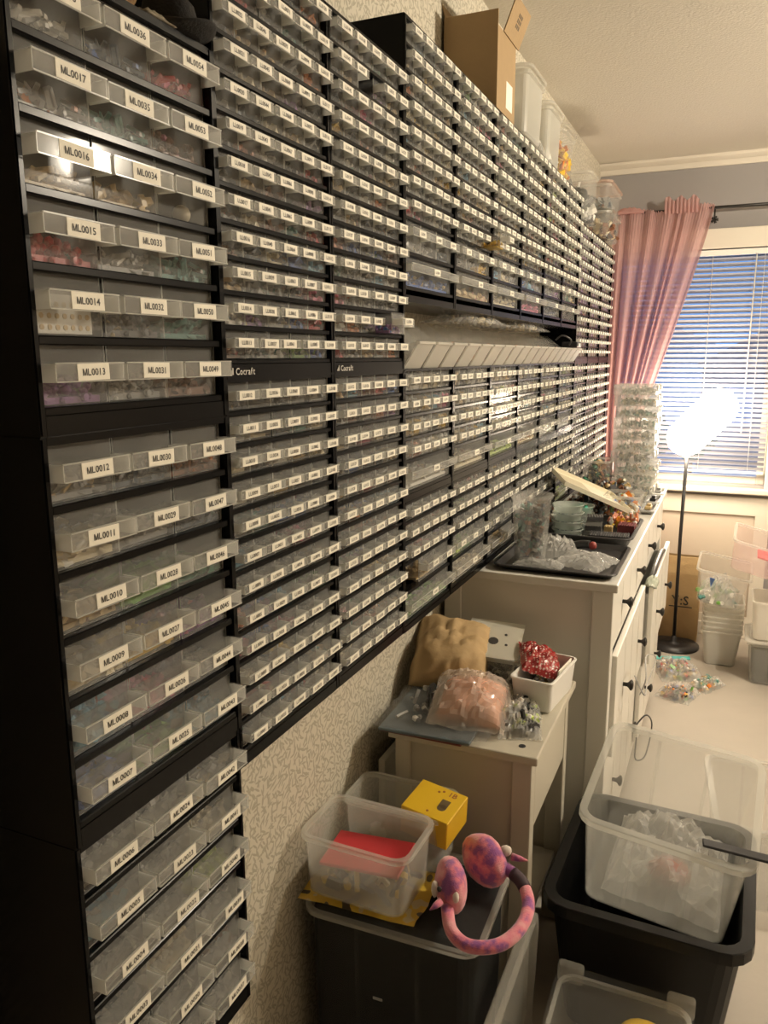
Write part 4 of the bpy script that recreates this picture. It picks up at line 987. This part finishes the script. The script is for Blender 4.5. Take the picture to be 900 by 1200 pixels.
def brick_plate(label, x, y, w, d, h, zz, nx, ny, mat, rz=0):
    o = thing('stud_plate', label, 'brick plate', (x, y, zz), (0, 0, rz))
    bm = nb(); box(bm, -w/2, w/2, -d/2, d/2, 0, h); obj('plate', bm, mat, o)
    bm = nb()
    for i in range(nx):
        for j in range(ny): lathe(bm, [(0.0026, h), (0.0026, h+0.002)], 8, cx=-w/2+(i+.5)*w/nx, cy=-d/2+(j+.5)*d/ny, smooth=False)
    c = obj('studs', bm, mat, o); c['kind'] = 'stuff'
    return o
brick_plate('dark grey studded plate at the near rim of the middle tray', -0.335, 2.575, 0.125, 0.065, 0.010, TRZ+0.012, 16, 8, GREYP, 0.05)
bm = nb(); bbox(bm, -0.06, 0.06, -0.03, 0.03, 0, 0.0115, 0.002, 1); tag(obj('black_block', bm, COL['black'], None, (-0.335, 2.575, TRZ), (0, 0, 0.05)), 'flat black block under the dark grey studded plate', 'block')
brick_plate('small grey studded plate beside the round tubs', -0.418, 2.548, 0.035, 0.03, 0.012, TRZ, 4, 4, COL['grey'], -0.1)
for k in range(4):
    brick_plate('square dark grey plate, %s of the small stack on the middle tray' % ('lowest', 'second', 'third', 'topmost')[k], -0.400+0.002*k, 2.655, 0.052, 0.05, 0.014, TRZ+0.0165*k, 6, 6, GREYP if k % 2 else COL['grey'], 0.06*k)
brick_plate('tan brick beside the stack of grey plates', -0.350, 2.665, 0.026, 0.03, 0.030, TRZ, 3, 4, COL['tan'])
brick_plate('dark red brick block in the middle tray', -0.295, 2.700, 0.055, 0.06, 0.034, TRZ, 7, 8, solid('maroon', (0.20, 0.05, 0.06), 0.4))
o = thing('loose_pieces', 'small heap of orange and yellow pieces beyond the red block', 'parts', (-0.32, 2.80, TRZ)); bm = nb(); pile(bm, 0.10, 0.07, 0, 0.06, 50, 0.022, 4, 21); c = obj('heap', bm, [COL['orange'], COL['yellow'], COL['white'], COL['salmon']], o); o['kind'] = 'stuff'
# open booklet
o = thing('open_booklet', 'white open folded tray of card leaning over the bricks on the dresser', 'folder', (-0.460, 2.90, z+0.115), (0.16, 0.42, 0.55))
CREAMC = solid('cream_card', (0.80, 0.75, 0.60), 0.6)
bm = nb(); bbox(bm, -0.14, 0.14, -0.11, 0.11, 0, 0.003, 0.001, 1); obj('sheet', bm, CREAMC, o)
bm = nb()
for x0, x1, y0, y1 in ((-0.14, 0.14, -0.11, -0.107), (-0.14, 0.14, 0.107, 0.11), (-0.14, -0.137, -0.107, 0.107), (0.137, 0.14, -0.107, 0.107)): box(bm, x0, x1, y0, y1, 0.003, 0.016)
obj('raised_edge', bm, CREAMC, o)
bm = nb(); bbox(bm, -0.10, 0.0, -0.08, 0.08, 0.003, 0.004, 0.0004, 1); obj('printed_area', bm, solid('card_print', (0.55, 0.50, 0.36), 0.6), o)
# heaps of bricks along the wall side
def heap(label, x, y, w, d, h, n, s, mats, seed):
    bm = nb(); pile(bm, w, d, 0, h, n, s, len(mats), seed); o = obj('brick_heap', bm, mats, None, (x, y, z)); tag(o, label, 'parts', kind='stuff')
heap('heap of brown and grey bricks against the cabinets behind the round tubs', -0.545, 2.80, 0.06, 0.14, 0.06, 150, 0.022, MUTEDL+[COL['brown'], COL['brown']], 31)
heap('heap of dark bricks under the open folder', -0.485, 2.99, 0.13, 0.20, 0.075, 260, 0.026, [COL['dark_grey'], COL['brown'], COL['black'], COL['grey'], COL['slate'], COL['brown']], 32)
heap('heap of mixed dark and yellow bricks between folder and clear tower', -0.445, 3.30, 0.22, 0.24, 0.10, 300, 0.028, [COL['dark_grey'], COL['black'], COL['tan'], COL['brown'], COL['dark_grey'], COL['slate'], COL['yellow'], COL['grey']], 33)
storage_box('brick_box', 'clear open box of orange and mixed bricks near the dresser front edge', (-0.345, 3.02, z), 0.125, 0.15, 0.095, lid=False, r=0.01, cont=(0.08, 130, 0.026, LEGO), cat='box', rim=0.004)
storage_box('parts_tub', 'clear tub of dark leaves and figures against the cabinets by the curtain', (-0.515, 3.49, z), 0.11, 0.15, 0.16, lid=False, r=0.02, cont=(0.15, 200, 0.03, [COL['black'], COL['dark_green'], COL['dark_grey'], COL['black'], COL['brown'], COL['tan']]), cat='tub', rim=0.005)
for k, (x, y) in enumerate(((-0.272, 2.96+0.24), (-0.272, 3.40), (-0.270, 3.62))):
    tray('small_tray', ['small grey tray with a tan piece at the dresser front edge', 'small grey tray with a black piece at the dresser front edge', 'small white tray below the clear tower'][k], x, y, 0.05, 0.17, 0.016, z, [COL['grey'], COL['grey'], WHITEP][k], r=0.008)
    bm = nb(); bbox(bm, -0.012, 0.012, -0.03, 0.03, 0, 0.012, 0.002, 1); bbox(bm, -0.006, 0.01, -0.01, 0.02, 0.012, 0.02, 0.002, 1)
    tag(obj('brick_piece', bm, [COL['tan'], COL['black'], COL['grey']][k], None, (x, y, z+0.0085)), ['tan brick piece in a small grey tray', 'black brick piece in a small grey tray', 'grey brick piece in the small white tray'][k], 'brick')
# tower of clear component boxes
for k in range(10):
    R2 = random.Random(300+k); hh = 0.046 if k < 9 else 0.040
    o = thing('component_box', 'clear flat component box, %s of the tower on the dresser' % ['lowest', 'second from the bottom', 'third from the bottom', 'fourth from the bottom', 'fifth from the bottom', 'sixth from the bottom', 'seventh from the bottom', 'third from the top', 'second from the top', 'topmost'][k], 'box', (-0.372+R2.uniform(-0.008, 0.008), 3.60+R2.uniform(-0.008, 0.008), z+k*0.0485), (0, 0, R2.uniform(-0.05, 0.05)), group='tower of component boxes')
    bm = nb(); w, d = 0.172, 0.21
    loft(bm, [rrect(w, d, 0.006, 0), rrect(w, d, 0.006, hh), rrect(w-0.003, d-0.003, 0.006, hh), rrect(w-0.003, d-0.003, 0.006, 0.002)]); 
    for i in (1, 2): box(bm, -w/2+w*i/3-0.0006, -w/2+w*i/3+0.0006, -d/2+0.002, d/2-0.002, 0.002, hh-0.004)
    obj('tub', bm, FROST, o)
    bm = nb(); bbox(bm, -w/2-0.001, w/2+0.001, -d/2-0.001, d/2+0.001, hh+0.0002, hh+0.0022, 0.0006, 1); obj('lid', bm, FROST, o)
    for i in range(2):
        bm = nb(); bbox(bm, w/2+0.001, w/2+0.008, -0.07+i*0.10, -0.04+i*0.10, hh-0.022, hh+0.002, 0.002, 1); obj('latch', bm, WHITEP, o)
    bm = nb(); pile(bm, w*0.85, d*0.85, 0.003, 0.026, 60, 0.018, 4, 400+k); c = obj('contents', bm, [COL[R2.choice(['tan', 'grey', 'cream', 'teal', 'slate', 'white'])] for _ in range(4)], o); c['kind'] = 'stuff'
bm = nb(); tube(bm, [(-0.50, 3.70, z), (-0.495, 3.70, z+0.13)], 0.018, 12, 0, [0.018, 0.016])
tag(obj('red_bottle', bm, solid('dull_red_plastic', (0.45, 0.10, 0.10), 0.4), None), 'dull red bottle standing between the tower and the curtain', 'bottle')

# ------------------------------------------------------------------ curtain
def sheer():
    m = clear('pink_sheer', (0.74, 0.46, 0.44), 0.80, 0.8, 0.5, 0.97)
    return m
ct = thing('curtain', 'pink sheer curtain gathered at the left of the window', 'curtain', (0, 4.57, 0))
bm = nb(); NU, NV = 150, 46; g = {}
for i in range(NU+1):
    u = i/NU
    for j in range(NV+1):
        v = j/NV
        zt = 2.315 + 0.012*math.sin(u*9)
        zz = zt - v*1.75
        xl = -0.66 + 0.02*v; xr = -0.150 - 0.30*min(1, v/0.62)**1.15 + (0.0 if v < 0.62 else 0.06*(v-0.62))
        uu = u + 0.012*math.sin(u*23)
        x = xl + (xr-xl)*uu
        amp = 0.008 + 0.020*min(1, v*3)
        ph = u*2*PI*7.5 + 1.5*math.sin(u*9+v*1.2) + 0.7*math.sin(u*19)
        y = amp*math.sin(ph) + 0.004*math.sin(u*2*PI*43) * max(0, 1-v*4)
        if j == 0: zz += 0.004*math.sin(u*2*PI*31)
        g[i, j] = bm.verts.new((x, y, zz))
for i in range(NU):
    for j in range(NV): bm.faces.new((g[i, j], g[i+1, j], g[i+1, j+1], g[i, j+1])).smooth = True
obj('fabric', bm, sheer(), ct)
bm = nb(); g = {}
for i in range(60):
    u = i/59
    for j in range(6):
        v = j/5; g[i, j] = bm.verts.new((-0.40+0.17*u, -0.018-0.010*math.sin(u*2*PI*9)*(1-v*0.5), 2.285+0.075*(1-v)+0.012*math.sin(u*17)*(1-v)))
for i in range(59):
    for j in range(5): bm.faces.new((g[i, j], g[i+1, j], g[i+1, j+1], g[i, j+1])).smooth = True
obj('ruffle', bm, sheer(), ct)
obj('bunched_heading', bag_mesh(0.15, 0.04, 0.035, 95, n=12, crumple=0.5, flat=False), sheer(), ct, (-0.575, -0.012, 2.30))
rd = thing('curtain_rod', 'dark curtain rod with leaf bracket above the window', 'curtain rod', (0, 4.585, 2.305))
bm = nb(); tube(bm, [(-0.70, 0, 0), (0.45, 0, 0)], 0.008, 10); obj('rod', bm, DARKKNOB, rd)
for xx in (-0.155, 0.40):
    bm = nb(); box(bm, xx-0.004, xx+0.004, 0.0, 0.055, -0.045, -0.037); box(bm, xx-0.004, xx+0.004, -0.004, 0.004, -0.045, -0.005)
    for a in range(5):
        an = a*2*PI/5; tube(bm, [(xx, 0.03, -0.055), (xx+0.018*math.cos(an), 0.03, -0.055+0.018*math.sin(an))], 0.006, 6, 0, [0.004, 0.008])
    obj('bracket', bm, DARKKNOB, rd)

# ------------------------------------------------------------------ floor lamp
LX, LY = -0.197, 4.37
fl = thing('floor_lamp', 'thin black floor lamp with glowing oblong head before the window', 'floor lamp', (LX, LY, 0))
bm = nb(); lathe(bm, [(0.13, 0), (0.132, 0.004), (0.13, 0.014), (0.06, 0.022), (0.016, 0.03), (0.012, 0.06)], 32); obj('base', bm, COL['black'], fl)
bm = nb(); tube(bm, [(0, 0, 0.05), (-0.004, 0, 0.6), (0.0, 0, 1.06)], 0.009, 12); obj('pole', bm, COL['black'], fl)
bm = nb(); tube(bm, smooth_path([(0, 0, 1.05), (0.015, 0, 1.10), (0.05, 0.0, 1.16)]), 0.007, 10); obj('neck', bm, COL['black'], fl)
ang = math.atan2(0.314, 0.284)
bm = nb()
loft(bm, [rrect(0.40*k, 0.19*k, 0.094*k, zz, 8) for k, zz in ((0.80, -0.034), (0.94, -0.030), (1.0, -0.015), (1.0, 0.015), (0.94, 0.030), (0.80, 0.034))], True, True, 0, True)
bmesh.ops.rotate(bm, verts=bm.verts, cent=(0, 0, 0), matrix=Matrix.Rotation(PI/2, 3, 'X'))
bmesh.ops.rotate(bm, verts=bm.verts, cent=(0, 0, 0), matrix=Matrix.Rotation(-ang, 3, 'Y'))
obj('glowing_head', bm, emit('lamp_glow', LAMP_COL, LAMP_EMIT), fl, (0.062, 0, 1.222))

# ceiling lamps to the right of the view
for k, (cl, pw) in enumerate(CEIL_LAMPS):
    pn = thing('ceiling_lamp', ['large round warm ceiling lamp in the middle of the room', 'small round ceiling lamp near the drawer cabinets'][k], 'ceiling lamp', cl)
    rb = 0.06 if k == 0 else 0.035
    bm = nb(); lathe(bm, [(0.05, ZC-cl[2]), (0.05, ZC-cl[2]-0.02), (0.006, ZC-cl[2]-0.03), (0.006, rb)], 20); obj('stem', bm, COL['black'], pn)
    bm = nb(); bmesh.ops.create_uvsphere(bm, u_segments=24, v_segments=14, radius=rb)
    obj('bulb', bm, emit('pendant_glow_%d' % k, CEIL_COL, pw/(PI*4*PI*rb**2)), pn)

# ------------------------------------------------------------------ things on the floor by the window
o = thing('paper_bag', 'tall brown paper bag with printed letters behind the floor lamp', 'bag', (-0.185, 4.53, 0.0))
bm = nb(); R = random.Random(2)
loft(bm, [[Vector((p.x+0.006*noise.noise(p*9), p.y+0.006*noise.noise(p*9+Vector((3, 0, 0))), p.z)) for p in rrect(w, d, 0.004, zz, 3)] for w, d, zz in ((0.20, 0.11, 0), (0.205, 0.115, 0.1), (0.20, 0.11, 0.25), (0.19, 0.09, 0.38), (0.17, 0.05, 0.47), (0.165, 0.045, 0.475), (0.185, 0.085, 0.37), (0.19, 0.10, 0.02))], True, True)
obj('bag_body', bm, KRAFT, o)
bm = nb(); add_text(bm, 'Y:S', 0.05, lambda u, v, w: Vector((0.0+u*0.9, -0.0655-w, 0.235+v)), 0); obj('printed_letters', bm, INK, o)
bm = nb(); box(bm, -0.055, 0.065, -0.0625, -0.0595, 0.194, 0.199); obj('printed_line', bm, INK, o)
o = thing('cardboard_box', 'plain brown cardboard box standing behind the dresser end', 'box', (-0.44, 4.35, 0)); bm = nb(); bbox(bm, -0.19, 0.13, -0.17, 0.17, 0, 0.66, 0.004)
obj('box_body', bm, solid('pale_cardboard', (0.50, 0.36, 0.24), 0.8), o)
bm = nb(); box(bm, -0.19, 0.13, -0.171, -0.17, 0.30, 0.34); obj('tape', bm, solid('packing_tape', (0.55, 0.42, 0.28), 0.3), o)
film_bag('zip_bag', 'clear zip bag of mixed bricks with teal zip lying by the lamp base', (-0.155, 3.98, 0.0), 0.35, 0.21, 0.24, 0.075, 111, cont=(170, 0.026, LEGO))
bm = nb(); bbox(bm, -0.10, 0.10, -0.012, 0.012, 0, 0.006, 0.002, 1); bpy.data.objects.remove(bpy.data.objects.new('x', None))
zb_ = [x for x in C.objects if x.name.startswith('zip_bag')][-1]
obj('zip_strip', bm, solid('teal_zip', (0.05, 0.38, 0.36), 0.4), zb_, (0, 0.118, 0.03), (0.4, 0, 0))
film_bag('zip_bag', 'clear zip bag of dark mixed bricks in front of the teal zip bag', (-0.135, 3.70, 0.0), -0.3, 0.16, 0.17, 0.055, 113, cont=(120, 0.024, LEGO+[COL['black'], COL['black']]))
film_bag('zip_bag', 'clear zip bag of teal and orange bricks beside the floor lamp', (-0.015, 3.86, 0.0), -0.5, 0.11, 0.17, 0.05, 117, cont=(90, 0.024, [COL['teal'], COL['orange'], COL['white'], COL['dark_green'], COL['tan']]))
# nested white bins
for k in range(7):
    o = thing('nested_bin', 'white plastic bin, %s in the nested stack by the window wall' % ['lowest', 'second from the bottom', 'third from the bottom', 'fourth from the bottom', 'fifth from the bottom', 'sixth from the bottom', 'topmost'][k], 'bin', (0.035, 4.24, 0.0+k*0.026), (0, 0, 0.02), group='nested white bins')
    obj('bin_body', tote_mesh(0.185, 0.20, 0.185, 0.02, 0.22, t=0.003, rim=0.006, rimh=0.008), BINP, o)
storage_box('clear_bin', 'clear open bin holding a plastic bag on the nested white bins', (0.0, 4.20, 0.345), 0.24, 0.26, 0.185, lid=False, r=0.02, taper=0.22, cont=(0.05, 40, 0.03, [COL['teal'], COL['green'], COL['white']]), cat='bin', tilt=(0.12, 0.16), rim=0.010)
o = [x for x in C.objects if x.name.startswith('clear_bin')][0]
obj('film', bag_mesh(0.17, 0.18, 0.12, 121, crumple=0.4), BAGP, o, (0, 0, 0.01))
bm = nb(); loft(bm, [[Vector((-0.06, -0.1205, 0.15)), Vector((-0.035, -0.121, 0.15)), Vector((-0.045, -0.118, 0.10))], [Vector((-0.06, -0.1225, 0.15)), Vector((-0.035, -0.123, 0.15)), Vector((-0.045, -0.120, 0.10))]]); obj('blue_mark', bm, COL['blue'], o)
# grey tote and beige box at the right
o = thing('storage_tote', 'clear tote of dark things beside the nested bins', 'storage tote', (0.315, 4.10, 0.0))
obj('tub', tote_mesh(0.31, 0.26, 0.205, 0.025, 0.08, rim=0.010, ribs=2), FROST, o); obj('lid', lid_mesh(0.35, 0.30), BINP, o, (0, 0, 0.2205))
bm = nb(); loft(bm, [rrect(0.26, 0.22, 0.02, 0.01), rrect(0.285, 0.24, 0.02, 0.18)]); obj('dark_contents', bm, DARKT, o)
storage_box('beige_box', 'beige translucent box on top of the dark tote', (0.315, 4.10, 0.222), 0.30, 0.25, 0.19, lid=False, mat=BINP, r=0.02, cat='box')
storage_box('clear_bin', 'large pinkish clear bin tilted on the beige box by the window wall', (0.205, 4.07, 0.545), 0.36, 0.28, 0.15, lid=False, mat=clear('pink_clear_plastic', (0.85, 0.66, 0.62), 0.22), r=0.02, taper=0.12, cat='bin', tilt=(0.10, 0.24), rim=0.010)
bm = nb(); bbox(bm, -0.10, 0.10, -0.06, 0.06, 0, 0.012, 0.003, 1)
tag(obj('red_lid', bm, solid('bright_red_plastic', (0.60, 0.03, 0.05), 0.35), None, (0.26, 4.06, 0.60), (0.10, 0.24, 0)), 'bright red lid lying in the pinkish clear bin', 'board')  # the pinkish bin's red lid, laid inside it
